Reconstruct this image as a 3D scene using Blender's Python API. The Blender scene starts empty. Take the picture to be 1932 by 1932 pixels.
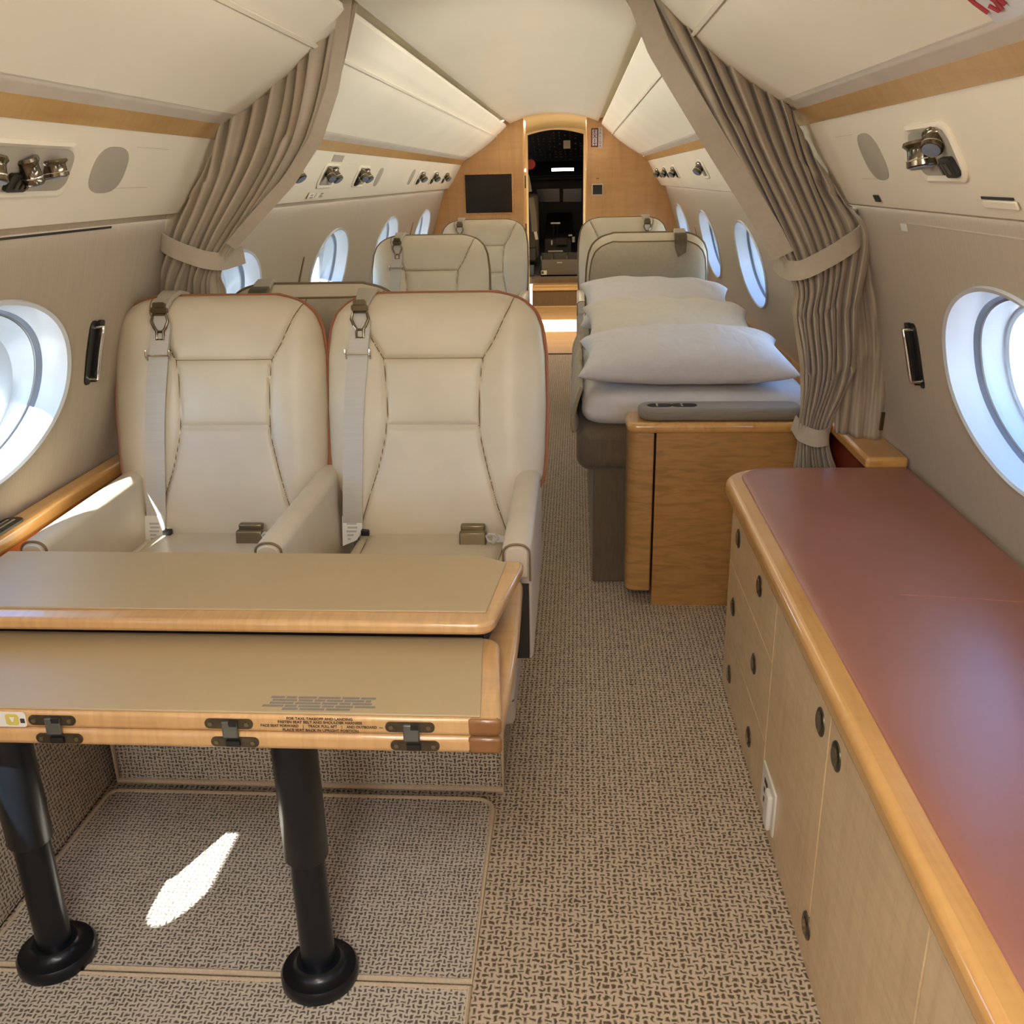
import bpy, bmesh, math, random
import numpy as np
from mathutils import Vector, Matrix
random.seed(7)
C = bpy.context.scene.collection
D = bpy.data
PI = math.pi
# ------------------------------------------------------------------ camera
F, YAW, PIT, ROL, CH = 1748.0, 0.072661, 0.34563, -0.0213868, 1.40
def cam_axes():
    cy, sy, cp, sp = math.cos(YAW), math.sin(YAW), math.cos(PIT), math.sin(PIT)
    f = Vector((-sy*cp, cy*cp, -sp)); r = Vector((cy, sy, 0)); u = r.cross(f)
    c, s = math.cos(ROL), math.sin(ROL)
    return c*r+s*u, -s*r+c*u, f
CR, CU, CF = cam_axes()
CP = Vector((0, 0, CH))
def ray(px, py):
    return CR*((px-966)/F) + CU*((966-py)/F) + CF
def W(px, py, ax, v):
    """world point seen at a photo pixel, on the plane x/y/z = v"""
    d = ray(px, py); i = 'xyz'.index(ax); t = (v-CP[i])/d[i]
    return CP + d*t
def WP(px, py, p0, n):
    d = ray(px, py); n = Vector(n); t = (Vector(p0)-CP).dot(n)/d.dot(n)
    return CP + d*t
cam = D.objects.new('camera', D.cameras.new('camera')); C.objects.link(cam)
m = Matrix((CR, CU, -CF)).transposed().to_4x4(); m.translation = CP
cam.matrix_world = m
cam.data.sensor_width = 36; cam.data.lens = 36*F/1932; cam.data.clip_start = .02; cam.data.clip_end = 400
bpy.context.scene.camera = cam
# ------------------------------------------------------------------ materials
def lin(r, g, b):
    f = lambda c: c/12.92 if c <= .04045 else ((c+.055)/1.055)**2.4
    return (f(r/255), f(g/255), f(b/255), 1)
class NT:
    def __init__(s, name):
        s.m = D.materials.new(name); s.m.use_nodes = True; s.t = s.m.node_tree; s.t.nodes.clear()
        s.out = s.n('ShaderNodeOutputMaterial')
    def n(s, typ, **k):
        nd = s.t.nodes.new(typ)
        for a, v in k.items(): setattr(nd, a, v)
        return nd
    def l(s, a, b): s.t.links.new(a, b)
    def ramp(s, fac, stops):
        r = s.n('ShaderNodeValToRGB'); el = r.color_ramp.elements
        while len(el) < len(stops): el.new(.5)
        for e, (p, c) in zip(el, stops): e.position = p; e.color = c
        s.l(fac, r.inputs[0]); return r.outputs[0]
    def coord(s, kind='Object', scale=(1, 1, 1), rot=(0, 0, 0)):
        tc = s.n('ShaderNodeTexCoord'); mp = s.n('ShaderNodeMapping')
        mp.inputs['Scale'].default_value = scale; mp.inputs['Rotation'].default_value = rot
        s.l(tc.outputs[kind], mp.inputs[0]); return mp.outputs[0]
    def geo(s, scale=(1, 1, 1), rot=(0, 0, 0)):
        g = s.n('ShaderNodeNewGeometry'); mp = s.n('ShaderNodeMapping')
        mp.inputs['Scale'].default_value = scale; mp.inputs['Rotation'].default_value = rot
        s.l(g.outputs['Position'], mp.inputs[0]); return mp.outputs[0]
    def noise(s, vec, sc, det=3, rough=.5, dist=0):
        n = s.n('ShaderNodeTexNoise'); n.inputs['Scale'].default_value = sc; n.inputs['Detail'].default_value = det
        n.inputs['Roughness'].default_value = rough; n.inputs['Distortion'].default_value = dist
        if vec is not None: s.l(vec, n.inputs['Vector'])
        return n.outputs[0]
    def math(s, op, a, b=None):
        n = s.n('ShaderNodeMath', operation=op)
        for i, v in enumerate((a, b)):
            if v is None: continue
            if isinstance(v, (int, float)): n.inputs[i].default_value = v
            else: s.l(v, n.inputs[i])
        return n.outputs[0]
    def mix(s, fac, a, b, mode='MIX'):
        n = s.n('ShaderNodeMix', data_type='RGBA', blend_type=mode)
        for i, v in ((0, fac), (6, a), (7, b)):
            if isinstance(v, (int, float, tuple)): n.inputs[i].default_value = v
            else: s.l(v, n.inputs[i])
        return n.outputs[2]
    def bsdf(s, col, rough=.5, metal=0, spec=.5, coat=0, bump=None, bstr=.2, bdist=.002, sheen=0, croug=.08):
        b = s.n('ShaderNodeBsdfPrincipled')
        for k, v in (('Base Color', col), ('Roughness', rough), ('Metallic', metal), ('Specular IOR Level', spec),
                     ('Coat Weight', coat), ('Sheen Weight', sheen), ('Coat Roughness', croug)):
            if isinstance(v, (int, float, tuple)): b.inputs[k].default_value = v
            else: s.l(v, b.inputs[k])
        if bump is not None:
            bp = s.n('ShaderNodeBump'); bp.inputs['Strength'].default_value = bstr; bp.inputs['Distance'].default_value = bdist
            s.l(bump, bp.inputs['Height']); s.l(bp.outputs[0], b.inputs['Normal'])
        s.l(b.outputs[0], s.out.inputs[0]); return s.m
def plain(name, rgb, rough=.5, metal=0, spec=.5, coat=0, var=.06, nsc=8, bsc=0, bstr=.15):
    t = NT(name); v = t.coord('Object'); c = lin(*rgb)
    n = t.noise(v, nsc, 3)
    lo = tuple(x*(1-var) for x in c[:3])+(1,); hi = tuple(min(1, x*(1+var)) for x in c[:3])+(1,)
    col = t.ramp(n, [(.3, lo), (.7, hi)])
    bump = t.noise(v, bsc, 2) if bsc else None
    return t.bsdf(col, rough, metal, spec, coat, bump, bstr)
def emis(name, rgb, st):
    t = NT(name); e = t.n('ShaderNodeEmission'); e.inputs[0].default_value = lin(*rgb); e.inputs[1].default_value = st
    t.l(e.outputs[0], t.out.inputs[0]); return t.m
def wood(name, rgb, axis='y', scale=1.0, coat=.6, rough=.35, curl=.5):
    """figured maple: long grain along axis, with curl bars across it"""
    t = NT(name)
    st = {'x': (1.2, 14, 14), 'y': (14, 1.2, 14), 'z': (14, 14, 1.2)}[axis]
    cu = {'x': (34, 5, 5), 'y': (5, 34, 5), 'z': (5, 5, 34)}[axis]
    g = t.noise(t.geo(tuple(a*scale for a in st)), 3, 5, .6, .4)
    c1 = t.noise(t.geo(tuple(a*scale for a in cu)), 1.6, 2, .5, .9)
    big = t.noise(t.geo((1.3, 1.3, 1.3)), 2, 2)
    c = lin(*rgb); dk = tuple(x*k for x, k in zip(c[:3], (.72, .64, .54)))+(1,); lt = tuple(min(1, x*k) for x, k in zip(c[:3], (1.12, 1.14, 1.18)))+(1,)
    a = t.ramp(g, [(.25, dk), (.5, c), (.8, lt)])
    b = t.ramp(c1, [(.35, tuple(x*(.86-.16*(curl > .6)) for x in c[:3])+(1,)), (.6, lt)])
    col = t.mix(curl, a, b)
    col = t.mix(.25, col, t.ramp(big, [(.3, dk), (.7, lt)]))
    return t.bsdf(col, rough, 0, .5, coat, g, .04, .001)
def carpet(name, rgb, dark, P=.0098, side=False, amt=1.0):
    """basket weave: short dark dashes that lie along and across by turns"""
    t = NT(name)
    base = t.geo((1, 1, 1))
    wob = t.n('ShaderNodeTexNoise'); wob.inputs['Scale'].default_value = 70; wob.inputs['Detail'].default_value = 2
    t.l(base, wob.inputs['Vector'])
    sub = t.n('ShaderNodeVectorMath', operation='SUBTRACT'); sub.inputs[1].default_value = (.5, .5, .5); t.l(wob.outputs[1], sub.inputs[0])
    scl = t.n('ShaderNodeVectorMath', operation='SCALE'); scl.inputs['Scale'].default_value = P*.9; t.l(sub.outputs[0], scl.inputs[0])
    add = t.n('ShaderNodeVectorMath', operation='ADD'); t.l(base, add.inputs[0]); t.l(scl.outputs[0], add.inputs[1])
    sep = t.n('ShaderNodeSeparateXYZ'); t.l(add.outputs[0], sep.inputs[0])
    X, Y, Z = sep.outputs
    if side: a, c = Y, Z
    else: a, c = X, t.math('ADD', Y, Z)
    u = t.math('DIVIDE', a, P); v = t.math('DIVIDE', c, P)
    par = t.math('MODULO', t.math('ABSOLUTE', t.math('ADD', t.math('FLOOR', u), t.math('FLOOR', v))), 2)
    par = t.math('GREATER_THAN', par, .5)
    fu = t.math('ABSOLUTE', t.math('SUBTRACT', t.math('FRACT', u), .5)); fv = t.math('ABSOLUTE', t.math('SUBTRACT', t.math('FRACT', v), .5))
    d1 = t.math('MAXIMUM', t.math('MULTIPLY', fu, 2.0), t.math('MULTIPLY', fv, 5.2))
    d2 = t.math('MAXIMUM', t.math('MULTIPLY', fu, 5.2), t.math('MULTIPLY', fv, 2.0))
    d = t.math('ADD', t.math('MULTIPLY', par, d1), t.math('MULTIPLY', t.math('SUBTRACT', 1, par), d2))
    fine = t.noise(base, 500, 2); blot = t.noise(base, 26, 3)
    d = t.math('ADD', d, t.math('MULTIPLY', t.math('SUBTRACT', fine, .5), .9))
    d = t.math('ADD', d, t.math('MULTIPLY', t.math('SUBTRACT', blot, .5), .7))
    c_ = lin(*rgb); dk = lin(*dark)
    lo = tuple(x*(1-amt)+y*amt for x, y in zip(c_[:3], dk[:3]))+(1,)
    col = t.ramp(t.math('MULTIPLY', d, .5), [(.30, lo), (.60, c_), (.95, tuple(min(1, x*1.14) for x in c_[:3])+(1,))])
    return t.bsdf(col, .95, 0, .1, 0, t.math('MINIMUM', d, 1.4), .55, .003, .15)
def fabric(name, rgb, axis=(160, 160, 4), amt=.14, rough=.9, bstr=.25, sheen=.2, spec=.15):
    t = NT(name); v = t.geo(axis)
    n = t.noise(v, 1.0, 3, .6); c = lin(*rgb)
    n2 = t.noise(t.geo((2, 2, 2)), 1.5, 2)
    col = t.ramp(n, [(.3, tuple(x*(1-amt) for x in c[:3])+(1,)), (.7, tuple(min(1, x*(1+amt)) for x in c[:3])+(1,))])
    col = t.mix(.3, col, t.mix(n2, tuple(x*.92 for x in c[:3])+(1,), c))
    return t.bsdf(col, rough, 0, spec, 0, n, bstr, .001, sheen)
def leather(name, rgb, rough=.42, spec=.45, var=.07, bs=180, bstr=.10, coat=0, croug=.08):
    t = NT(name); v = t.coord('Object')
    vo = t.n('ShaderNodeTexVoronoi'); vo.inputs['Scale'].default_value = bs; t.l(v, vo.inputs['Vector'])
    n = t.noise(v, 5, 3); c = lin(*rgb)
    col = t.ramp(n, [(.3, tuple(x*(1-var) for x in c[:3])+(1,)), (.7, tuple(min(1, x*(1+var)) for x in c[:3])+(1,))])
    wr = t.noise(v, 22, 4)
    h = t.math('ADD', t.math('MULTIPLY', vo.outputs[0], .35), wr)
    return t.bsdf(col, rough, 0, spec, coat, h, bstr, .002, 0, croug)
def cotton(name, rgb):
    """bed linen: soft creases from stretched, warped noise"""
    t = NT(name); c = lin(*rgb)
    n = t.noise(t.geo((40, 40, 40)), 1, 2)
    col = t.ramp(n, [(.3, tuple(x*.975 for x in c[:3])+(1,)), (.7, tuple(min(1, x*1.02) for x in c[:3])+(1,))])
    a = t.noise(t.geo((7, 4, 4)), 1, 2, .4, 1.4); b = t.noise(t.geo((18, 8, 7)), 1, 2, .5, 1.2)
    rid = t.math('ABSOLUTE', t.math('SUBTRACT', a, .5))
    h = t.math('ADD', t.math('MULTIPLY', rid, 1.6), t.math('MULTIPLY', b, .35))
    return t.bsdf(col, .85, 0, .15, 0, h, .34, .016, .2)
M = {}
M['leather'] = leather('beige_leather', (203, 190, 166))
M['piping'] = plain('rust_piping', (150, 92, 58), .5)
M['tan_piping'] = plain('tan_piping', (120, 96, 62), .5)
M['wall'] = fabric('ribbed_wall_cloth', (178, 163, 140), (3, 230, 3), .07, .85, .15)
M['cream'] = plain('cream_panel', (232, 222, 198), .6, 0, .3, 0, .03, 2)
M['ceil'] = plain('cream_headliner', (234, 225, 200), .33, 0, .35, .05, .02, 2)
M['gap'] = plain('grey_reveal', (204, 193, 176), .6)
M['maple_y'] = wood('maple_trim', (188, 148, 90), 'y', 1, .5, .35, .35)
M['maple_x'] = wood('maple_panel', (205, 162, 108), 'x', 1.1, .5, .35, .55)
M['maple_z'] = wood('maple_upright', (206, 162, 106), 'z', 1, .5, .35, .55)
M['bulk'] = wood('honey_maple', (212, 164, 104), 'z', .45, .4, .4, .35)
M['edge_wood'] = wood('maple_edge', (216, 164, 96), 'y', .9, .8, .22, .15)
M['steel'] = plain('hinge_steel', (120, 124, 120), .35, .8)
M['tag_grey'] = plain('tag_grey', (176, 171, 164), .7)
M['end_grain'] = plain('walnut_end', (132, 88, 48), .35, 0, .5, .4, .15, 30)
M['carpet'] = carpet('woven_carpet', (188, 172, 150), (96, 80, 62), .0132)
M['mat'] = carpet('woven_mat', (190, 180, 165), (98, 87, 74), .0104)
M['kick'] = carpet('woven_kick', (172, 158, 138), (90, 76, 60), .0110, True)
M['binding'] = plain('mat_binding', (196, 178, 152), .8, var=.1, nsc=200)
M['redleather'] = leather('russet_leather', (156, 101, 85), .38, .6, .05, 90, .06, .55, .34)
M['padleather'] = leather('table_leather', (178, 156, 118), .42, .45, .03, 200, .06)
M['dark_fabric'] = fabric('brown_linen', (112, 98, 82), (120, 120, 12), .2)
M['grey_fabric'] = fabric('grey_linen', (140, 131, 118), (14, 220, 220), .2)
M['rear_fabric'] = fabric('taupe_seat_back', (176, 164, 142), (60, 60, 60), .06)
M['white'] = cotton('white_cotton', (213, 207, 203))
M['warm_lit_cotton'] = cotton('warm_lit_cotton', (212, 202, 184))  # white linen with the warm light on it mixed into the colour
M['throw'] = fabric('beige_blanket', (168, 150, 120), (60, 60, 60), .15)
M['web'] = fabric('grey_webbing', (190, 184, 174), (8, 8, 260), .06, .6, .15, .1, .3)
M['label'] = plain('white_label', (222, 218, 208), .6)
M['ink'] = plain('dark_ink', (62, 52, 44), .7)
M['ink_light'] = plain('grey_ink', (128, 122, 114), .7)
M['bronze'] = plain('dark_bronze', (96, 88, 74), .32, .85, .5, 0, .2, 60)
M['buckle'] = plain('bronze_buckle', (134, 120, 92), .35, .8)
M['chrome'] = plain('chrome', (225, 222, 215), .1, 1, .5, 0, .02)
M['gunmetal'] = plain('gunmetal', (120, 110, 92), .16, .95)
M['black'] = plain('black_plastic', (26, 25, 25), .4)
M['black_gloss'] = plain('screen_glass', (30, 22, 16), .15)
M['leg'] = plain('blue_black_tube', (14, 20, 27), .3, .2, .5, .1)
M['grey_plastic'] = plain('grey_plastic', (172, 164, 148), .55)
M['speaker'] = plain('speaker_cloth', (172, 163, 145), .85, bsc=900, bstr=.4)
M['trim_white'] = plain('window_trim', (208, 212, 216), .25, 0, .5, .2, .02)
M['seal'] = plain('window_seal', (120, 130, 145), .4)
M['darkred'] = plain('oxblood_panel', (120, 48, 32), .4)
M['orange'] = leather('orange_leather', (196, 108, 52))
M['dark'] = plain('cockpit_dark', (20, 19, 20), .6)
M['dark2'] = plain('cockpit_panel', (40, 37, 36), .55)
M['switch'] = plain('switch_grey', (62, 56, 50), .7)
M['red'] = plain('red_cap', (150, 14, 14), .4)
M['redink'] = plain('red_marker', (150, 40, 46), .6)
M['paper'] = plain('paper', (205, 203, 200), .8)
M['yellow'] = plain('yellow_sticker', (206, 186, 88), .6)
M['box'] = plain('grey_crate', (98, 94, 88), .5)
M['step'] = wood('step_wood', (202, 176, 136), 'x', .8, .3, .4, .2)
M['vest'] = wood('vestibule_floor', (194, 166, 130), 'x', .5, .2, .5, .2)
def glass():
    t = NT('pane_glass'); a = t.n('ShaderNodeBsdfTransparent'); a.inputs[0].default_value = (.93, .97, 1, 1)
    g = t.n('ShaderNodeBsdfGlossy'); g.inputs['Roughness'].default_value = .02
    fr = t.n('ShaderNodeLayerWeight'); fac = t.math('ADD', t.math('MULTIPLY', t.math('POWER', fr.outputs[1], 5), .5), .03)
    mx = t.n('ShaderNodeMixShader'); t.l(fac, mx.inputs[0]); t.l(a.outputs[0], mx.inputs[1]); t.l(g.outputs[0], mx.inputs[2])
    t.l(mx.outputs[0], t.out.inputs[0]); return t.m
M['glass'] = glass()
def curtain_mat():
    t = NT('curtain_cloth'); uv = t.coord('UV', (1, 1, 1))
    sep = t.n('ShaderNodeSeparateXYZ'); t.l(uv, sep.inputs[0])
    s1 = t.math('SINE', t.math('MULTIPLY', sep.outputs[0], 2*PI*46))
    n = t.noise(uv, 60, 2); c = lin(182, 168, 146)
    f = t.math('ADD', t.math('MULTIPLY', s1, .5), t.math('MULTIPLY', n, .5))
    col = t.ramp(f, [(.1, tuple(x*.86 for x in c[:3])+(1,)), (.8, tuple(x*1.06 for x in c[:3])+(1,))])
    return t.bsdf(col, .8, 0, .2, 0, n, .05, .001, .2)
M['curtain'] = curtain_mat()
M['strap'] = fabric('curtain_strap', (180, 168, 148), (60, 60, 60), .05)
# ------------------------------------------------------------------ mesh builder
def hier_loc(o):
    v = Vector((0, 0, 0))
    while o: v += o.location; o = o.parent
    return v
def setp(o, label=None, cat=None, group=None, kind=None):
    if label: o['label'] = label
    if cat: o['category'] = cat
    if group: o['group'] = group
    if kind: o['kind'] = kind
    return o
class MB:
    def __init__(s): s.v = []; s.f = []; s.uv = None
    def add(s, vs, fs):
        n = len(s.v); s.v += [Vector(v) for v in vs]; s.f += [tuple(i+n for i in f) for f in fs]; return s
    def box(s, a, b):
        x0, y0, z0 = a; x1, y1, z1 = b
        return s.add([(x0, y0, z0), (x1, y0, z0), (x1, y1, z0), (x0, y1, z0), (x0, y0, z1), (x1, y0, z1), (x1, y1, z1), (x0, y1, z1)],
                     [(3, 2, 1, 0), (4, 5, 6, 7), (0, 1, 5, 4), (1, 2, 6, 5), (2, 3, 7, 6), (3, 0, 4, 7)])
    def loft(s, rings, closed=True, caps=True):
        n = len(rings[0]); vs = [p for r in rings for p in r]; fs = []
        for i in range(len(rings)-1):
            for j in range(n if closed else n-1):
                k = (j+1) % n
                fs.append((i*n+j, i*n+k, (i+1)*n+k, (i+1)*n+j))
        if caps and closed:
            fs.append(tuple(reversed(range(n)))); fs.append(tuple((len(rings)-1)*n+j for j in range(n)))
        return s.add(vs, fs)
    def prism(s, poly, d):
        """poly: list of 3D points, extruded by vector d"""
        d = Vector(d); return s.loft([[Vector(p) for p in poly], [Vector(p)+d for p in poly]])
    def tube(s, pts, r, n=10, closed=False, flat=None):
        pts = [Vector(p) for p in pts]; rings = []; up = None
        for i, p in enumerate(pts):
            a = pts[i-1] if i or closed else p; b = pts[(i+1) % len(pts)] if i < len(pts)-1 or closed else p
            t = (b-a).normalized()
            if up is None:
                up = Vector((0, 0, 1)) if abs(t.z) < .9 else Vector((1, 0, 0))
            sd = t.cross(up).normalized(); up = sd.cross(t).normalized()
            rr = r[i] if isinstance(r, (list, tuple)) else r
            rings.append([p + (sd*math.cos(2*PI*k/n) + up*math.sin(2*PI*k/n))*rr for k in range(n)])
        if closed: rings.append(rings[0]); return s.loft(rings, True, False)
        return s.loft(rings)
    def ribbon(s, pts, sides, w, th):
        """flat band along pts; sides = direction across at each point, normals from cross product"""
        rings = []
        for i, p in enumerate(pts):
            a = Vector(pts[max(0, i-1)]); b = Vector(pts[min(len(pts)-1, i+1)])
            t = (b-a).normalized(); sd = Vector(sides[i] if isinstance(sides, list) else sides); sd = (sd - t*sd.dot(t)).normalized(); nn = t.cross(sd)
            p = Vector(p); ww = w[i] if isinstance(w, list) else w
            rings.append([p-sd*ww/2-nn*th/2, p+sd*ww/2-nn*th/2, p+sd*ww/2+nn*th/2, p-sd*ww/2+nn*th/2])
        return s.loft(rings)
    def lathe(s, prof, c, n=24, axis='z', mat3=None):
        c = Vector(c); rings = []
        for r, h in prof:
            ring = []
            for k in range(n):
                a = 2*PI*k/n; x, y = r*math.cos(a), r*math.sin(a)
                v = {'z': Vector((x, y, h)), 'y': Vector((x, h, y)), 'x': Vector((h, x, y))}[axis]
                if mat3 is not None: v = mat3 @ v
                ring.append(c+v)
            rings.append(ring)
        return s.loft(rings)
    def grid(s, P):
        n = len(P[0]); return s.add([p for r in P for p in r], [(i*n+j, i*n+j+1, (i+1)*n+j+1, (i+1)*n+j) for i in range(len(P)-1) for j in range(n-1)])
    def build(s, name, mat, parent=None, bevel=0, seg=2, smooth=40, local=False, solid=0, subsurf=0, mesh=None, fix=True):
        me = D.meshes.new(name)
        vs = s.v
        if parent is not None and not local:
            off = hier_loc(parent); vs = [v-off for v in vs]
        loc = Vector((0, 0, 0))
        if parent is None and not local:
            xs = [v.x for v in vs]; ys = [v.y for v in vs]; zs = [v.z for v in vs]
            loc = Vector(((min(xs)+max(xs))/2, (min(ys)+max(ys))/2, min(zs))); vs = [v-loc for v in vs]
        me.from_pydata([tuple(v) for v in vs], [], s.f)
        if s.uv:
            ul = me.uv_layers.new(name='UVMap')
            for lp in me.loops: ul.data[lp.index].uv = s.uv[lp.vertex_index]
        bm = bmesh.new(); bm.from_mesh(me)
        if fix: bmesh.ops.recalc_face_normals(bm, faces=bm.faces)
        bm.to_mesh(me); bm.free()
        me.materials.append(M[mat] if isinstance(mat, str) else mat)
        if smooth:
            for p in me.polygons: p.use_smooth = True
            me.set_sharp_from_angle(angle=math.radians(smooth))
        o = D.objects.new(name, me); C.objects.link(o)
        if parent is not None: o.parent = parent
        o.location = loc
        if bevel:
            b = o.modifiers.new('bevel', 'BEVEL'); b.width = bevel; b.segments = seg; b.limit_method = 'ANGLE'; b.angle_limit = math.radians(35); b.harden_normals = False
        if solid:
            q = o.modifiers.new('solid', 'SOLIDIFY'); q.thickness = solid; q.offset = 0
        if subsurf:
            q = o.modifiers.new('sub', 'SUBSURF'); q.levels = subsurf; q.render_levels = subsurf
        return o
def thing(name, loc, label, cat, group=None, rz=0):
    o = D.objects.new(name, None); C.objects.link(o); o.location = loc; o.rotation_euler = (0, 0, rz); o.empty_display_size = .1
    return setp(o, label, cat, group)
def struct(o): o['kind'] = 'structure'; return o
def rounded(w, h, r, n=6, cx=0, cy=0):
    pts = []
    for sx, sy, a0 in ((1, 1, 0), (-1, 1, PI/2), (-1, -1, PI), (1, -1, 1.5*PI)):
        for k in range(n+1):
            a = a0 + k*PI/2/n
            pts.append((cx+sx*(w/2-r)+r*math.cos(a), cy+sy*(h/2-r)+r*math.sin(a)))
    return pts
def text_mesh(name, body, size, mat, parent, origin, ux, uy, align='CENTER', ext=.0004, bold=0, sx=1):
    cu = D.curves.new(name+'_tmp', 'FONT'); cu.body = body; cu.size = size; cu.align_x = align; cu.align_y = 'CENTER'; cu.extrude = ext; cu.offset = bold
    to = D.objects.new('tmp', cu); C.objects.link(to)
    dg = bpy.context.evaluated_depsgraph_get(); dg.update()
    me = D.meshes.new_from_object(to.evaluated_get(dg)); D.objects.remove(to); D.curves.remove(cu)
    ux = Vector(ux).normalized(); uy = Vector(uy).normalized(); uz = ux.cross(uy).normalized()
    origin = Vector(origin); off = hier_loc(parent) if parent else Vector((0, 0, 0))
    for v in me.vertices:
        c = v.co.copy(); v.co = origin + ux*c.x*sx + uy*c.y + uz*c.z - off
    me.name = name; me.materials.clear(); me.materials.append(M[mat])
    o = D.objects.new(name, me); C.objects.link(o)
    if parent: o.parent = parent
    return o
SKY_S, SUN_E, UPFILL_E, VAL_E, AFT_FILL_E, FWD_FILL_E, VEST_E, PATCH_E, EXPO = 1.05, 32.0, 9, .8, 21, 3, 26, 60, 0.14
# ------------------------------------------------------------------ cabin shell
X0 = -.185; YB = 8.1; YA = -2.6
WZ = [0, .2, .45, .62, .70, .80, .92, 1.02, 1.15, 1.30, 1.335]
WH = [.97, 1.03, 1.10, 1.13, 1.10, 1.07, 1.035, 1.01, .965, .915, .90]
def hw(z): return float(np.interp(z, WZ, WH))
_zz = np.linspace(0, 1.335, 300); _hh = np.interp(_zz, WZ, WH)
_k = np.hanning(31); _k /= _k.sum(); _hs = np.convolve(np.pad(_hh, 15, mode='edge'), _k, 'valid')
def hws(z): return float(np.interp(z, _zz, _hs))
SIDES = {'left': -1, 'right': 1}
WIN_A, WIN_B, WIN_Z = .335, .195, .992
AFT = .67   # added unseen opening, shaped to throw the sun patch on the floor
KA, KB, KZ = .72, .62, .075
WINS = {'left': [-1.5, -.4, AFT] + [1.76+1.4*i for i in range(5)], 'right': [-1.04, .36] + [1.78+1.41*i for i in range(5)]}
def wall(side):
    s = SIDES[side]; b = MB()
    def P(y, z, out=0): return (X0+s*(hws(z)+out), y, z)
    zs = list(np.linspace(0, .74, 13)) + list(np.linspace(.74, 1.25, 14)[1:]) + [1.28, 1.31, 1.335]
    cells = [(c-.375, c+.375, c) for c in sorted(WINS[side])]
    lo, hi = .74, 1.25
    y = YA
    def panel(y0, y1, z_list):
        n = max(1, int((y1-y0)/.4)); b.grid([[P(y0+(y1-y0)*i/n, z) for z in z_list] for i in range(n+1)])
    for y0, y1, c in cells:
        if y0 > y+1e-4: panel(y, y0, zs)
        panel(y0, y1, [z for z in zs if z <= lo+1e-6]); panel(y0, y1, [z for z in zs if z >= hi-1e-6])
        N = 64; rings = []
        for f in (0, .08, .3, .6, 1):
            ring = []
            for k in range(N):
                a = 2*PI*(k+.5)/N; ca, sa = math.cos(a), math.sin(a)
                ey, ez = (c+WIN_A*KA*ca, WIN_Z+KZ+WIN_B*KB*sa) if c == AFT else (c+WIN_A*ca, WIN_Z+WIN_B*sa)
                t = min((.375/abs(ca)) if abs(ca) > 1e-9 else 9, ((hi-WIN_Z) if sa > 0 else (WIN_Z-lo))/max(abs(sa), 1e-9))
                ry, rz = c+t*ca, WIN_Z+t*sa
                ring.append(P(ey+(ry-ey)*f, ez+(rz-ez)*f))
            rings.append(ring)
        # square corners of the cell
        b.loft(rings, True, False)
        for cy, cz in ((y0, lo), (y1, lo), (y1, hi), (y0, hi)):
            q = sorted(rings[-1], key=lambda p: (p[1]-cy)**2+(p[2]-cz)**2)[:2]
            b.add([P(cy, cz), q[0], q[1]], [(0, 1, 2)])
        y = y1
    panel(y, YB, zs)
    o = struct(b.build('wall_'+side, 'wall'))
    return P
PL = wall('left'); PR = wall('right')
nwin = 0
WZOOM = 1.0
for side in ('left', 'right'):
    s = SIDES[side]
    for c in sorted(WINS[side]):
        nwin += 1
        root = thing('window_%d' % nwin, (X0+s*hws(WIN_Z), c, WIN_Z), None, None); root['kind'] = 'structure'
        RK = .74 if s < 0 else .86
        def ring(k, out, n=64, dz=0):
            a_, b_, z_ = (WIN_A*KA, WIN_B*KB, WIN_Z+KZ) if c == AFT else (WIN_A, WIN_B, WIN_Z)
            if s < 0 and out > .08 and c != AFT: z_ -= .052*min(1, (.97-k)/.2)
            out = out*(.25 if c == AFT else 1.18)
            return [(X0+s*(hws(z_+b_*k*math.sin(2*PI*i/n))*.5+hws(z_+b_*math.sin(2*PI*i/n))*.5+out), c+a_*k*math.cos(2*PI*i/n), z_+b_*k*math.sin(2*PI*i/n)) for i in range(n)]
        MB().loft([ring(1.035, .004), ring(1.04, -.004), ring(1.02, -.009), ring(.985, -.006), ring(.97, .012)], True, False).build('window_rim', 'trim_white', root)
        MB().loft([ring(.985, -.002), ring(.965, .02), ring(.95, .045)], True, False).build('window_reveal', 'trim_white', root)
        MB().loft([ring(.955, .040), ring(.93, .047), ring(.92, .052), ring(.905, .05)], True, False).build('window_seal', 'seal', root)
        MB().loft([ring(.92, .049), ring(.90, .07), ring(.885, .092)], True, False).build('outer_reveal', 'trim_white', root)
        MB().loft([ring(.95, .091), ring(RK, .088), ring(RK-.02, .092)], True, False).build('pane_retainer', 'trim_white', root)
        for nm, k, out in (('inner_pane', .92, .050), ('outer_pane', RK+.05, .090)):
            MB().add(ring(k, out), [tuple(range(64))]).build(nm, 'glass', root)
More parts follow.
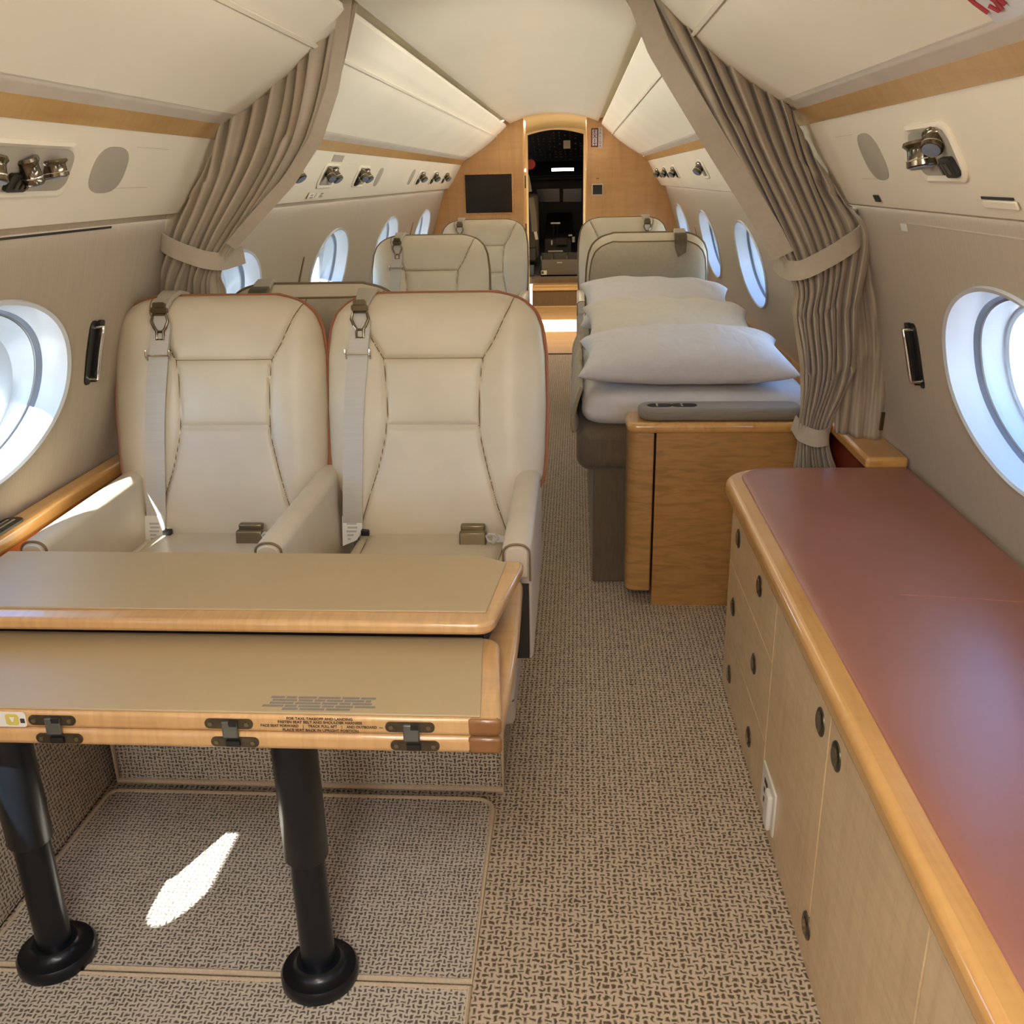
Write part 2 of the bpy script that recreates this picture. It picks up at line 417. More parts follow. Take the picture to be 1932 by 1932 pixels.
# outer skin that keeps daylight out between panes
def skin():
    for side in ('left', 'right'):
        s = SIDES[side]; b = MB()
        zs = [-.3, 0, .3, .6, .74]
        def P(y, z, o=.110): return (X0+s*(hws(max(0, min(z, 1.335)))+o), y, z)
        b.grid([[P(y, z) for z in zs] for y in (YA, YB)])
        b.grid([[P(y, z) for z in (1.25, 1.335)] + [(X0+s*.9, y, 1.6), (X0+s*.6, y, 1.95), (X0, y, 2.05)] for y in (YA, YB)])
        y = YA
        for c in sorted(WINS[side])+[None]:
            y1 = YB if c is None else c-.375
            if y1 > y+1e-4: b.grid([[P(yy, z) for z in (.74, .9, 1.0, 1.1, 1.25)] for yy in (y, y1)])
            if c is None: break
            N = 64; rr = []
            for f in (0, 1):
                ring = []
                for k in range(N):
                    a = 2*PI*(k+.5)/N; ca, sa = math.cos(a), math.sin(a)
                    kk = .9; oo = .032 if c == AFT else .110; ey, ez = (c-.03+WIN_A*KA*ca, WIN_Z+KZ+.03+WIN_B*KB*sa) if c == AFT else (c+WIN_A*kk*ca, WIN_Z+WIN_B*kk*sa)
                    t = min(.375/max(abs(ca), 1e-9), ((1.25-WIN_Z) if sa > 0 else (WIN_Z-.74))/max(abs(sa), 1e-9))
                    ry, rz = c+t*ca, WIN_Z+t*sa
                    ring.append(P(ey+(ry-ey)*f, ez+(rz-ez)*f, oo))
                rr.append(ring)
            b.loft(rr, True, False)
            for cy, cz in ((c-.375, .74), (c+.375, .74), (c+.375, 1.25), (c-.375, 1.25)):
                q = sorted(rr[-1], key=lambda p: (p[1]-cy)**2+(p[2]-cz)**2)[:2]
                b.add([P(cy, cz, .032 if c == AFT else .110), q[0], q[1]], [(0, 1, 2)])
            y = c+.375
        struct(b.build('wall_outer_skin_'+side, 'trim_white'))
skin()
# overhead: valance (service panel), maple strip, grey reveal, bin panel, ceiling
def extr(name, prof, mat, s, y0=YA, y1=YB, n=1, smooth=30):
    b = MB(); b.grid([[(X0+s*h, y0+(y1-y0)*i/n, z) for h, z in prof] for i in range(n+1)])
    return struct(b.build(name, mat, smooth=smooth))
LIP = [(.925, 1.338), (.905, 1.322), (.89, 1.316), (.877, 1.318), (.868, 1.329)]
for side, s in SIDES.items():
    dz_ = .013 if s < 0 else .005
    extr('valance_'+side, [(h, z+dz_) for h, z in LIP] + [(.868-.108*t, 1.329+.187*t) for t in (.25, .5, .75, 1)] + [(.77, 1.525)], 'cream', s)
    extr('trim_'+('1' if s < 0 else '2'), [(.765, 1.512), (.757, 1.512), (.753, 1.518), (.742, 1.531), (.730, 1.546), (.735, 1.556)], 'maple_y', s)
    extr('reveal_'+side, [(.74, 1.540), (.728, 1.548), (.688, 1.568), (.684, 1.578)], 'gap', s)
    A = np.array((.69, 1.567)); B = np.array((.392, 1.79)); nrm = np.array((-.605, -.796))
    arc = []
    for t in np.linspace(0, 1, 13):
        p = A+(B-A)*t + nrm*(.014*math.sin(PI*t))
        if abs(t-.72) < .045: p = p - nrm*.004
        arc.append(tuple(p))
    extr('bin_panel_'+side, [(.71, 1.582), (.692, 1.566)]+arc+[(.385, 1.797), (.388, 1.812), (.42, 1.83)], 'cream', s)
    # raised seam strip along the bin panel
    for q, (t0, t1) in enumerate(((.715, .74),)):
        p0 = A+(B-A)*t0+nrm*.0165; p1 = A+(B-A)*t1+nrm*.0165
        extr('trim_%d' % (3 if s < 0 else 4), [tuple(p0-nrm*.008), tuple(p0-nrm*.0015), tuple(p1-nrm*.0015), tuple(p1-nrm*.008)], 'cream', s)
cp = [(-.43, 1.79), (-.36, 1.822), (-.27, 1.855), (-.15, 1.877), (0, 1.886), (.15, 1.877), (.27, 1.855), (.36, 1.822), (.43, 1.79)]
xs = np.linspace(-.44, .44, 33)
cz = lambda x: 1.886-.104*(abs(x)/.43)**2.1
prof = [(x, cz(x)) for x in np.linspace(0, .352, 14)] + [(.360, cz(.36)+.004), (.366, 1.838), (.40, 1.845), (.425, 1.84), (.43, 1.80)]
prof = [(-x, z) for x, z in reversed(prof[1:])] + prof
b = MB(); b.grid([[(X0+x, y, z) for x, z in prof] for y in (YA, 0, 2, 4, 6, YB)])
struct(b.build('ceiling', 'ceil'))
# floor
b = MB(); b.box((X0-1.1, YA, -.06), (X0+1.1, 7.78, 0)); struct(b.build('floor', 'carpet', smooth=0))
b = MB(); b.box((X0-1.1, 7.80, -.06), (X0+1.1, 10.95, 0.0)); struct(b.build('floor_vestibule', 'vest', smooth=0))
b = MB(); b.box((X0-.6, 7.775, -.05), (X0+.6, 7.805, .006)); struct(b.build('trim_5', 'gunmetal', smooth=0))
# carpeted kick panels along both walls
for side, s in SIDES.items():
    b = MB(); b.grid([[(X0+s*(.962+.06*t), y, .012+.6*t) for t in (0, .05, .3, .6, 1)] for y in np.linspace(YA, 2.44 if s < 0 else 2.44, 4)])
    struct(b.build('baseboard_'+side, 'kick'))
# forward bulkhead with an open doorway
def arch_outline():
    pts = []
    for z in np.linspace(0, 1.31, 20): pts.append((hws(z)+.03, z))
    pts += [(.925, 1.34), (.88, 1.33), (.868, 1.335), (.757, 1.518), (.69, 1.567)]
    for t in np.linspace(.1, 1, 9): pts.append(tuple(A+(B-A)*t+nrm*(.014*math.sin(PI*t))))
    return pts
AO = arch_outline()
for side, s, dx in (('left', -1, (-.434)), ('right', 1, .083)):
    # doorway edge x = dx at the top; the panel spans from there to the cabin outline
    b = MB()
    out = [(X0+s*h*1.015, z) for h, z in AO]
    top = []
    hx = abs(dx-X0)
    for x in (.41, hx): top.append((X0+s*x, 1.93))
    poly = out + top + [(dx, 0)]
    b.prism([(x, YB, z) for x, z in poly], (0, .05, 0))
    struct(b.build('wall_front_'+side, 'bulk', bevel=.003))
    # lighter lipping on the doorway edge
    b = MB(); zt = 1.886-.104*(hx/.43)**2.1
    b.box((dx-.006, YB-.004, 0), (dx+.006, YB+.30, zt)); struct(b.build('trim_%d' % (6 if s < 0 else 7), wood('maple_jamb_'+side, (226, 176, 108), 'z', .8, .4, .3, .15), bevel=.003))
b = MB(); b.box((X0-1.4, YA-.05, -.1), (X0+1.4, YA, 2.1)); struct(b.build('wall_back', 'bulk', smooth=0))
# vestibule beyond the bulkhead
b = MB(); xs = np.linspace(-.60, .60, 21)
b.grid([[(X0+x, y, 1.905-.10*(abs(x)/.5)**2.2) for x in xs] for y in (YB+.05, 9.5, 10.9)]); struct(b.build('ceiling_vestibule', 'ceil'))
for s, nm in ((-1, 'left'), (1, 'right')):
    b = MB(); b.box((X0+s*.62-.02, YB+.05, 0), (X0+s*.62+.02, 10.9, 1.95)); struct(b.build('wall_vestibule_'+nm, 'cream', smooth=0))
b = MB()   # cockpit wall with arched opening
L, R_ = -.535, .075
poly = [(-1.2, -.05), (-1.2, 2.1), (.9, 2.1), (.9, -.05), (R_, -.05)]
arc = [(R_+(L-R_)*t, 1.84+.05*math.sin(PI*t)+.03*t*0) for t in np.linspace(0, 1, 13)]
poly += arc + [(L, -.05)]
b.prism([(x, 10.9, z) for x, z in poly], (0, .05, 0)); struct(b.build('wall_cockpit', 'cream', smooth=0))
# steps up to the flight deck
b = MB(); b.box((-.50, 10.78, .012), (.07, 10.95, .19)); struct(b.build('step_lower', 'dark_fabric', bevel=.004))
b = MB(); b.box((-.50, 10.76, .19), (.07, 11.0, .225)); b.box((-.50, 10.80, .225), (.07, 11.05, .25)); struct(b.build('trim_8', 'step', bevel=.004))
b = MB(); b.box((-.50, 10.755, 0), (.07, 10.80, .018)); struct(b.build('trim_9', 'step', bevel=.004))
b = MB(); b.box((-.52, 11.0, .25), (.09, 11.2, .30)); b.box((-1.1, 11.2, .22), (.8, 14.2, .30)); struct(b.build('floor_cockpit', 'dark_fabric', smooth=0))
# cockpit shell
b = MB(); b.box((-1.25, 10.96, .2), (-1.20, 14.3, 2.0)); b.box((.85, 10.96, .2), (.9, 14.3, 2.0)); b.box((-1.25, 10.96, 2.0), (.9, 14.3, 2.05)); b.box((-1.25, 14.25, .2), (.9, 14.3, 1.485)); b.box((-1.25, 14.25, 1.525), (.9, 14.3, 2.0)); b.box((-1.25, 14.25, 1.485), (-.36, 14.3, 1.525)); b.box((-.04, 14.25, 1.485), (.9, 14.3, 1.525))
struct(b.build('wall_flight_deck', 'dark', smooth=0))
# ------------------------------------------------------------------ cabin chairs
# local frame: chair faces -y, origin on the floor under the backrest; u = across, v = 0..1 up the back
BZ, BH = .50, .645                     # bottom height and length of the backrest
TILT = math.atan2(.16, .62); ST, CT = math.sin(TILT), math.cos(TILT)
BY = .17                               # y of the back's foot plane at BZ
OUTV = [0, .10, .16, .21, .27, .36, .55, .75, .86, .92, .96, .985, 1.0]
OUTW = [.222, .228, .238, .262, .279, .284, .287, .284, .274, .258, .232, .200, .150]
def bw(v): return float(np.interp(v, OUTV, OUTW))
_vv = np.linspace(0, 1, 400); _ww = np.interp(_vv, OUTV, OUTW); _k2 = np.hanning(17); _k2 /= _k2.sum()
_wsm = np.convolve(np.pad(_ww, 8, mode='edge'), _k2, 'valid')
def bws(v): return float(np.interp(v, _vv, _wsm))
def BP(u, v, d): # d = distance out of the reference plane toward the sitter
    return Vector((u, BY + ST*v*BH - CT*d, BZ + CT*v*BH + ST*d))
# seams as (u, v) polylines measured on the photo
_HL, _HR, _HV = -.118, .138, .735
SEAMS = [
    [(_HL, _HV), (_HR, _HV)],
    [(_HL, _HV), (-.165, .86), (-.185, .93), (-.19, 1.0)],
    [(_HR, _HV), (.165, .80), (.205, .93), (.218, .985)],
    [(_HL, _HV), (-.113, .66), (-.110, .52), (-.117, .42), (-.135, .30), (-.165, .16), (-.195, .03), (-.2, 0)],
    [(_HR, _HV), (.131, .66), (.127, .52), (.131, .42), (.148, .30), (.172, .16), (.195, .05), (.2, 0)],
    [(-.111, .47), (.128, .47)],
]
def pl_dist(pt, pl):
    best = 9
    for (ax, ay), (bx, by) in zip(pl[:-1], pl[1:]):
        ay *= BH; by *= BH
        dx, dy = bx-ax, by-ay; t = ((pt[0]-ax)*dx+(pt[1]-ay)*dy)/(dx*dx+dy*dy+1e-12); t = max(0, min(1, t))
        q = math.hypot(pt[0]-ax-t*dx, pt[1]-ay-t*dy)
        if q < best: best = q
    return best
def seam_u(pl, v):
    us = [p[0] for p in pl]; vs = [p[1] for p in pl]
    o = np.argsort(vs); return float(np.interp(v, np.array(vs)[o], np.array(us)[o]))
def bd(u, v):
    """cushion height over the reference plane"""
    w = bws(v); s = min(1, abs(u)/w)
    e = (1-s**7)**.5
    t = 1 - max(0, (v-.86)/.14)**2.6; t = max(0, t)**.5
    bt = 1 - .25*max(0, (.1-v)/.1)**2
    D0 = .052*e*t*bt
    # bolsters stand proud of the centre panel
    um = max(abs(u)-.12, 0)/.13
    D0 += .012*math.exp(-((abs(u)-.20)/.06)**2)*min(1, v/.15)*(1 if v < .9 else max(0, (1-v)/.1))*e
    dm = min(pl_dist((u, v*BH), p) for p in SEAMS)
    D0 += .009*(1-math.exp(-dm/.03)) * e*t - .0075*math.exp(-(dm/.0042)**2)*min(1, e*t+.15)
    return D0
NU, NV = 116, 128
_us = [math.sin(PI/2*x)*.35+x*.65 for x in np.linspace(-1, 1, NU+1)]
_vs = list(np.linspace(0, .86, int(NV*.78))) + [1-.14*(1-t)**1.7 for t in np.linspace(0, 1, NV-int(NV*.78)+1)[1:]]
def front_meshes():
    P = [[(u*bws(v), v) for u in _us] for v in _vs]
    Q = [[BP(u, v, bd(u, v)) for u, v in r] for r in P]
    reg = {'headrest': MB(), 'back_cushion': MB(), 'bolster_near': MB(), 'bolster_far': MB()}
    for i in range(len(_vs)-1):
        for j in range(NU):
            u = (P[i][j][0]+P[i+1][j+1][0])/2; v = (P[i][j][1]+P[i+1][j+1][1])/2
            if v > _HV: l, r, k = seam_u(SEAMS[1], v), seam_u(SEAMS[2], v), 'headrest'
            else: l, r, k = seam_u(SEAMS[3], v), seam_u(SEAMS[4], v), 'back_cushion'
            if u < l: k = 'bolster_near'
            elif u > r: k = 'bolster_far'
            reg[k].f.append(((i, j), (i, j+1), (i+1, j+1), (i+1, j)))
    out = {}
    for k, b in reg.items():
        idx = {}; nb = MB(); fs = []
        for f in b.f:
            g = []
            for c in f:
                if c not in idx: idx[c] = len(nb.v); nb.v.append(Q[c[0]][c[1]])
                g.append(idx[c])
            fs.append(tuple(reversed(g)))
        nb.f = fs; out[k] = nb
    return out
def shell_mesh():
    b = MB(); N = 60; rows = []
    vs = list(np.linspace(0, .84, 16)) + [1-.16*(1-t)**1.7 for t in np.linspace(0, 1, 15)[1:]]
    for v in vs:
        w = bws(v); r = []
        for x in np.linspace(-1, 1, N+1):
            e = max(0, 1-abs(x)**6)**.5; t = max(0, 1-max(0, (v-.84)/.16)**2.4)**.5
            r.append(BP(x*w, v, -.105*e*t - .002))
        rows.append(r)
    b.grid(rows)
    # closing foot
    b.grid([[BP(x*bws(0), 0, -.105*max(0, 1-abs(x)**6)**.5*k + (1-k)*.04) for x in np.linspace(-1, 1, 21)] for k in (0, 1)])
    return b
def rear_panel_mesh():
    b = MB(); rows = []
    for v in list(np.linspace(.02, .80, 14))+[.972-.172*(1-t)**1.7 for t in np.linspace(0, 1, 15)[1:]]:
        w = bws(min(1, v+.022*max(0, min(1, (v-.7)/.25))))*.955
        r = []
        for x in np.linspace(-1, 1, 33):
            u = x*w; xx = abs(u)/bws(v); e = max(0, 1-xx**6)**.5; t = max(0, 1-max(0, (v-.84)/.16)**2.4)**.5
            r.append(BP(u, v, -.105*e*t-.007))
        rows.append(r)
    b.grid(rows); return b
def rim(scale, d, dv=0):
    pts = []
    vs = list(np.linspace(.03, .86, 30)) + [1-.14*(1-t)**1.7 for t in np.linspace(0, 1, 16)[1:]]
    for v in vs: pts.append(BP(-bws(v)*scale, v-dv*(v > .5), d(v) if callable(d) else d))
    for x in np.linspace(-1, 1, 14)[1:-1]: pts.append(BP(bws(1)*x*scale, 1-dv, d(1) if callable(d) else d))
    for v in reversed(vs): pts.append(BP(bws(v)*scale, v-dv*(v > .5), d(v) if callable(d) else d))
    return pts
def rear_d(u, v):
    xx = min(1, abs(u)/bws(v)); return -.105*max(0, 1-xx**6)**.5*max(0, 1-max(0, (v-.84)/.16)**2.4)**.5
def rear_rim():
    pts = []
    vs = list(np.linspace(.02, .80, 20))+[.972-.172*(1-t)**1.7 for t in np.linspace(0, 1, 15)[1:]]
    f = lambda v: bws(min(1, v+.022*max(0, min(1, (v-.7)/.25))))*.955
    for v in vs: pts.append(BP(-f(v), v, rear_d(f(v), v)-.006))
    for x in np.linspace(-1, 1, 12)[1:-1]: pts.append(BP(f(.972)*x, .972, rear_d(f(.972)*x, .972)-.006))
    for v in reversed(vs): pts.append(BP(f(v), v, rear_d(f(v), v)-.006))
    return pts
CUSH_Z = .535
def cushion_mesh():
    b = MB(); rows = []
    y0, y1 = -.44, .20
    S1 = lambda y: .155+.05*max(0, (y-.0)/.2)**1.0*0 + .03*(y-y0)/(y1-y0)
    for ys in np.linspace(0, 1, 60):
        y = y0+(y1-y0)*(1-math.cos(PI*min(1, ys*1.0))*1)/2 if False else y0+(y1-y0)*ys
        r = []
        for x in np.linspace(-1, 1, 91):
            u = x*.236
            ex = max(0, 1-abs(x)**9)**.5
            ey = max(0, 1-max(0, (.22-ys)/.22)**2.6)**.5
            h = .15*ex*ey
            dm = min(abs(abs(u)-S1(y)), 9)
            h += .008*(1-math.exp(-dm/.03))*ex*ey - .008*math.exp(-(dm/.0055)**2)*ex*ey
            h -= .018*max(0, ys-.5)*(1-(abs(u)/.24)**2)
            r.append(Vector((u, y, CUSH_Z-.15+h)))
        rows.append(r)
    b.grid(rows)
    b.grid([[Vector((x*.236, y0+(y1-y0)*k, CUSH_Z-.15)) for k in (0, .5, 1)] for x in (-1, 0, 1)])
    return b
ARM_W = .062
def arm_prof(w, zt, zb, r=None, n=8, inset=0):
    r = w/2 if r is None else r; w2 = w/2-inset; pts = [(w2, zb)]
    rr = max(.004, r-inset)
    for k in range(n+1):
        a = k*PI/2/n; pts.append((w2-rr+rr*math.cos(a), zt-inset-rr*.8+rr*.8*math.sin(a)))
    for k in range(n+1):
        a = PI/2+k*PI/2/n; pts.append((-w2+rr+rr*math.cos(a), zt-inset-rr*.8+rr*.8*math.sin(a)))
    pts.append((-w2, zb)); return pts
def arm_mesh(zb=.42, y0=-.315, y1=.27):
    b = MB(); pr = lambda z, i=0: arm_prof(ARM_W, z, zb, .028, 8, i)
    rings = [[Vector((x, y, z if z < .62 else z+dz)) for x, z in pr(.690, i)] for y, dz, i in ((y0-.006, 0, .010), (y0, 0, .003), (y0+.012, 0, 0), (.0, .004, 0), (y1, .008, 0))]
    return b.loft(rings)
def cap_mesh(y0=-.315):
    b = MB(); zb = .615
    pr = arm_prof(ARM_W, .690, zb, .028, 8, .007)
    return b.loft([[Vector((x, y0-.002, z)) for x, z in pr], [Vector((x, y0-.012, z)) for x, z in pr], [Vector((x*.9, y0-.016, zb+(z-zb)*.93+.002)) for x, z in pr]])
def cap_pipe(y0=-.315):
    return MB().tube([Vector((x, y0-.008, z)) for x, z in arm_prof(ARM_W, .690, .605, .028, 8, .003)], .0026, 6)
CACHE = {}
def cached_(key, maker, name, mat, parent, **k):
    if key in CACHE:
        o = CACHE[key].copy(); C.objects.link(o); o.name = name; o.parent = parent; o.location = (0, 0, 0); return o
    b = maker(); o = b.build(name, mat, parent, local=True, **k); CACHE[key] = o; return o
BELT_U = -.150
SEAMS0 = [list(p) for p in SEAMS]; FMS = {}
VARS = {'': (0, 0), 'window': (.014, .016), 'aisle': (-.012, -.034)}   # the twin chairs are not trimmed quite alike
def set_var(v):
    global SEAMS, BELT_U, FM
    SEAMS = [[(u+VARS[v][0], w) for u, w in p] for p in SEAMS0]; BELT_U = -.150+VARS[v][1]
    if v not in FMS: FMS[v] = front_meshes()
    FM = FMS[v]
def belt_pts(v0, v1, n=26, lift=.004):
    pts = []
    for v in np.linspace(v0, v1, n):
        u = BELT_U - .040*max(0, min(1, (.93-v)/.93)) + .003*math.sin(v*9)
        dd = max(bd(u+du, min(v, .985)) for du in (-.02, -.01, 0, .01, .02)) if v < .985 else bd(u, .985)
        pts.append(BP(u, v, dd+lift))
    return pts
def belt_end():
    p = belt_pts(.045, .045, 1)[0]; return p
def polyat(pts, s):
    L = [0]
    for a, c in zip(pts, pts[1:]): L.append(L[-1]+(c-a).length)
    t = s*L[-1]; i = max(0, min(len(pts)-2, int(np.searchsorted(L, t, 'right'))-1))
    f = (t-L[i])/max(1e-9, L[i+1]-L[i]); return pts[i].lerp(pts[i+1], f)
def make_chair(label, loc, rz=0, arms=(-.2655, .2655), group='cabin chairs', mirror=False, pipe='tan_piping', lap=True, detail=True, base=1, var=''):
    set_var(var)
    def cached(key, *a, **k): return cached_(key+var, *a, **k)
    r = thing('cabin_chair', loc, label, 'seat', group, rz)
    if mirror: r.scale = (-1, 1, 1)
    bk = cached('shell', shell_mesh, 'backrest', 'leather', r)
    for k, nm in (('headrest', 'headrest'), ('back_cushion', 'back_cushion'), ('bolster_near', 'side_bolster'), ('bolster_far', 'side_bolster')):
        cached('f_'+k, lambda k=k: FM[k], nm, 'leather', r)
    cached('pipe'+pipe, lambda: MB().tube(rim(1.010, lambda v: .006), .0048, 8), 'piping', pipe, r)
    def stitch():
        b = MB()
        for pl in SEAMS:
            p3 = [Vector((u, v, 0)) for u, v in pl]; pts = []
            n = 30
            for i in range(n+1):
                q = polyat(p3, i/n); v = min(q.y, .992); pts.append(BP(q.x, v, bd(q.x, v)+.0016))
            b.tube(pts, .0013, 5)
        return b
    cached('stitch', stitch, 'seam_stitching', 'tan_piping', bk)
    cached('rear', rear_panel_mesh, 'rear_panel', 'rear_fabric', r)
    cached('rearpipe', lambda: MB().tube(rear_rim(), .004, 8), 'rear_piping', 'piping' if False else 'tan_piping', r)
    cached('cushion', cushion_mesh, 'seat_cushion', 'leather', r)
    def cstitch(sg):
        b = MB(); y0, y1 = -.44, .20; pts = []
        for ys in np.linspace(.06, .99, 24):
            y = y0+(y1-y0)*ys; u = sg*(.155+.03*ys); x = abs(u)/.236
            ex = max(0, 1-x**9)**.5; ey = max(0, 1-max(0, (.22-ys)/.22)**2.6)**.5
            h = .15*ex*ey-.008*ex*ey-.018*max(0, ys-.5)*(1-(abs(u)/.24)**2); pts.append(Vector((u, y, CUSH_Z-.15+h+.0012)))
        return b.tube(pts, .0014, 5)
    cu_ = [c for c in r.children if c.name.startswith('seat_cushion')][0]
    for sg in (-1, 1): cached('cstitch%d' % sg, lambda: cstitch(sg), 'seam_stitching', 'tan_piping', cu_)
    cached('pan', lambda: MB().box((-.235, -.40, .30), (.235, .24, .40)), 'seat_pan', 'grey_plastic', r, bevel=.012)
    if base: cached('swivel', lambda: MB().box((-.20, -.30, .0), (.20, .25, .31)), 'seat_base', 'leather', r, bevel=.015); r.scale.z = 1.022
    for a in arms:
        x = a
        ar = cached('arm', arm_mesh, 'armrest', 'leather', r, smooth=50); ar.location = (x, 0, 0)
        cached('cap', cap_mesh, 'armrest_cap', 'leather', ar)
        cached('cappipe', cap_pipe, 'cap_piping', 'tan_piping', ar)
    # shoulder belt
    be = cached('belt', lambda: MB().ribbon(belt_pts(.05, .885), (1, 0, 0), .052, .003), 'shoulder_belt', 'web', r, smooth=60)
    def fold():
        b = MB(); pts = belt_pts(.752, .93, 8, .009); b.ribbon(pts, (1, 0, 0), [.050]*6+[.044, .03], .004); return b
    cached('beltfold', fold, 'belt_fold', 'web', be, smooth=60)
    def slider():
        p = belt_pts(.752, .752, 1, .010)[0]; b = MB()
        b.tube([p+Vector((-.031, 0, -.0)), p+Vector((.031, 0, 0))], .0024, 8)
        for sx in (-1, 1): b.tube([p+Vector((sx*.031, .004, -.013)), p+Vector((sx*.031, -.003, 0)), p+Vector((sx*.031, 0, .013))], .0026, 8)
        return b
    cached('slider', slider, 'belt_slider', 'chrome', be)
    def latch():
        b = MB(); p = belt_pts(.868, .868, 1, .012)[0]; up = Vector((0, ST, CT)); ou = Vector((0, -CT, ST)); rt = Vector((1, 0, 0))
        ringp = [(-.017, .030), (-.022, .012), (-.014, -.006), (-.009, -.012), (-.009, -.034), (.009, -.034), (.009, -.012), (.014, -.006), (.022, .012), (.017, .030)]
        b.tube([p+rt*x+up*z for x, z in ringp], .0042, 8, True)
        b.tube([p+rt*x+up*z for x, z in ((-.010, -.014), (.010, -.014))], .0035, 6)
        q = p+up*.036
        for k in (0, 1): b.loft([[q+rt*x+up*z+ou*o for x, z in rounded(.042-.01*k, .016, .005, 3, 0, .004+.012*k)] for o in (-.006, .006)])
        return b
    cached('latch', latch, 'belt_latch', 'gunmetal', be)
    def anchor():
        pts = [BP(BELT_U+.002, .935, bd(BELT_U, .935)+.012), BP(BELT_U+.006, .985, bd(BELT_U, .98)+.010), BP(BELT_U+.008, 1.012, .012), BP(BELT_U+.01, 1.015, -.03), BP(BELT_U+.01, .995, -.075)]
        return MB().ribbon(pts, (1, 0, 0), [.034, .044, .052, .056, .05], .012)
    cached('anchor', anchor, 'belt_anchor', 'grey_plastic', r, bevel=.003)
    cached('rearclip', lambda: MB().ribbon([BP(BELT_U+.01, 1.015, -.055), BP(BELT_U+.01, 1.012, -.088), BP(BELT_U+.01, .985, -.112), BP(BELT_U+.01, .94, -.122), BP(BELT_U+.03, .93, -.124)], (1, 0, 0), .056, .012), 'belt_guide', 'bronze', r, bevel=.003)
    def tag():
        p = belt_end(); up = Vector((0, ST, CT)); rt = Vector((1, 0, 0)); ou = Vector((0, -CT, ST))*.005
        poly = [(-.026, .04), (.026, .04), (.027, .0), (.012, -.024), (-.026, -.040)]
        return MB().prism([p+ou+rt*x+up*z for x, z in poly], ou*.8)
    tg = cached('tag', tag, 'belt_tag', 'label', be)
    if detail:
        def marks():
            b = MB(); p = belt_end(); up = Vector((0, ST, CT)); rt = Vector((1, 0, 0)); ou = Vector((0, -CT, ST))*.0096
            for k, (x0, x1) in enumerate(((-.014, .012), (-.012, .014), (-.015, .012), (-.013, .004), (-.012, -.004))):
                z = .022-.010*k; b.prism([p+ou+rt*x+up*q for x, q in ((x0, z), (x1, z), (x1, z-.0055), (x0, z-.0055))], ou*.03)
            return b
        cached('marks', marks, 'tag_print', 'tag_grey', tg)
        if lap:
            def bclip():
                p = belt_end()+Vector((.036, -.012, .0)); return MB().box(p-Vector((.011, .008, .008)), p+Vector((.011, .008, .008)))
            cached('bclip', bclip, 'belt_end_clip', 'black', r, bevel=.002)
            def buckle():
                b = MB(); x, y, z = .105, .068, CUSH_Z+.012
                b.loft([[(x-.034, y-.026*k, z-.014), (x+.034, y-.026*k+.002, z-.014), (x+.034, y-.018*k+.002, z+.022), (x-.034, y-.018*k, z+.022)] for k in (0, 1)])
                b.box((x-.032, y+.0, z+.016), (x+.030, y+.02, z+.034)); return b
            cached('buckle', buckle, 'lap_buckle', 'buckle', r, bevel=.004)
            def lapweb():
                x, y, z = .105, .060, CUSH_Z+.014; b = MB()
                b.ribbon([(x+.05, y-.008, z+.006), (x+.075, y-.004, z), (x+.10, y+.002, z+.0), (x+.125, y+.01, z+.010), (x+.15, y+.018, z+.022)], (0, .35, 1), [.024, .016, .02, .022, .036], .006)
                b.tube([(x+.036, y-.008, z+.010), (x+.042, y-.012, z+.016), (x+.056, y-.008, z+.014), (x+.062, y-.008, z+.004), (x+.052, y-.012, z-.006), (x+.04, y-.012, z-.002)], .0045, 8, True)
                return b
            cached('lapweb', lapweb, 'lap_belt', 'web', r)
    return r
CYO = 2.10   # chair origin for the twin seat: back foot plane at y = 2.27
chair_l = make_chair('beige leather chair behind the table, the one beside the left window', (-.935, CYO, 0), arms=(-.228, .287), pipe='piping', base=0, var='window')
chair_r = make_chair('beige leather chair behind the table, the one beside the aisle', (-.362, CYO, 0), arms=(.240,), pipe='piping', base=0, var='aisle')
ch = [chair_l, chair_r]
make_chair('chair turned forward, only the top of its backrest shows over the twin seats', (-.81, 3.19, 0), rz=PI, mirror=True).scale.z = .985
make_chair('beige leather chair between the twin seats and the chair below the black screen', (-.70, 4.28, 0))
make_chair('beige leather chair below the black screen on the bulkhead', (-.60, 5.95, 0))
make_chair('chair seen from its taupe back panel, at the far end of the pillows', (.335, 4.86, 0), rz=PI)
make_chair('chair by the right bulkhead, half hidden by the taupe seat back', (.30, 5.95, 0), mirror=True)
# plinth under the twin seat
b = MB(); b.box((-1.126, 1.866, .012), (-.171, 2.32, .30)); o = b.build('seat_plinth', 'mat', bevel=.01)
setp(o, 'carpeted plinth under the twin beige seats, behind the table legs', 'plinth')
b = MB(); b.tube([(-1.126, 1.864, .295), (-1.126, 1.864, .018), (-.171, 1.864, .018), (-.171, 1.864, .295)], .007, 8); b.build('binding', 'binding', o)
# black block standing in for the shadow gap under the aisle armrest
b = MB(); b.box((-.150, 1.744, .44), (-.096, 1.764, .605)); b.build('armrest_gap_shade', 'black', chair_r)
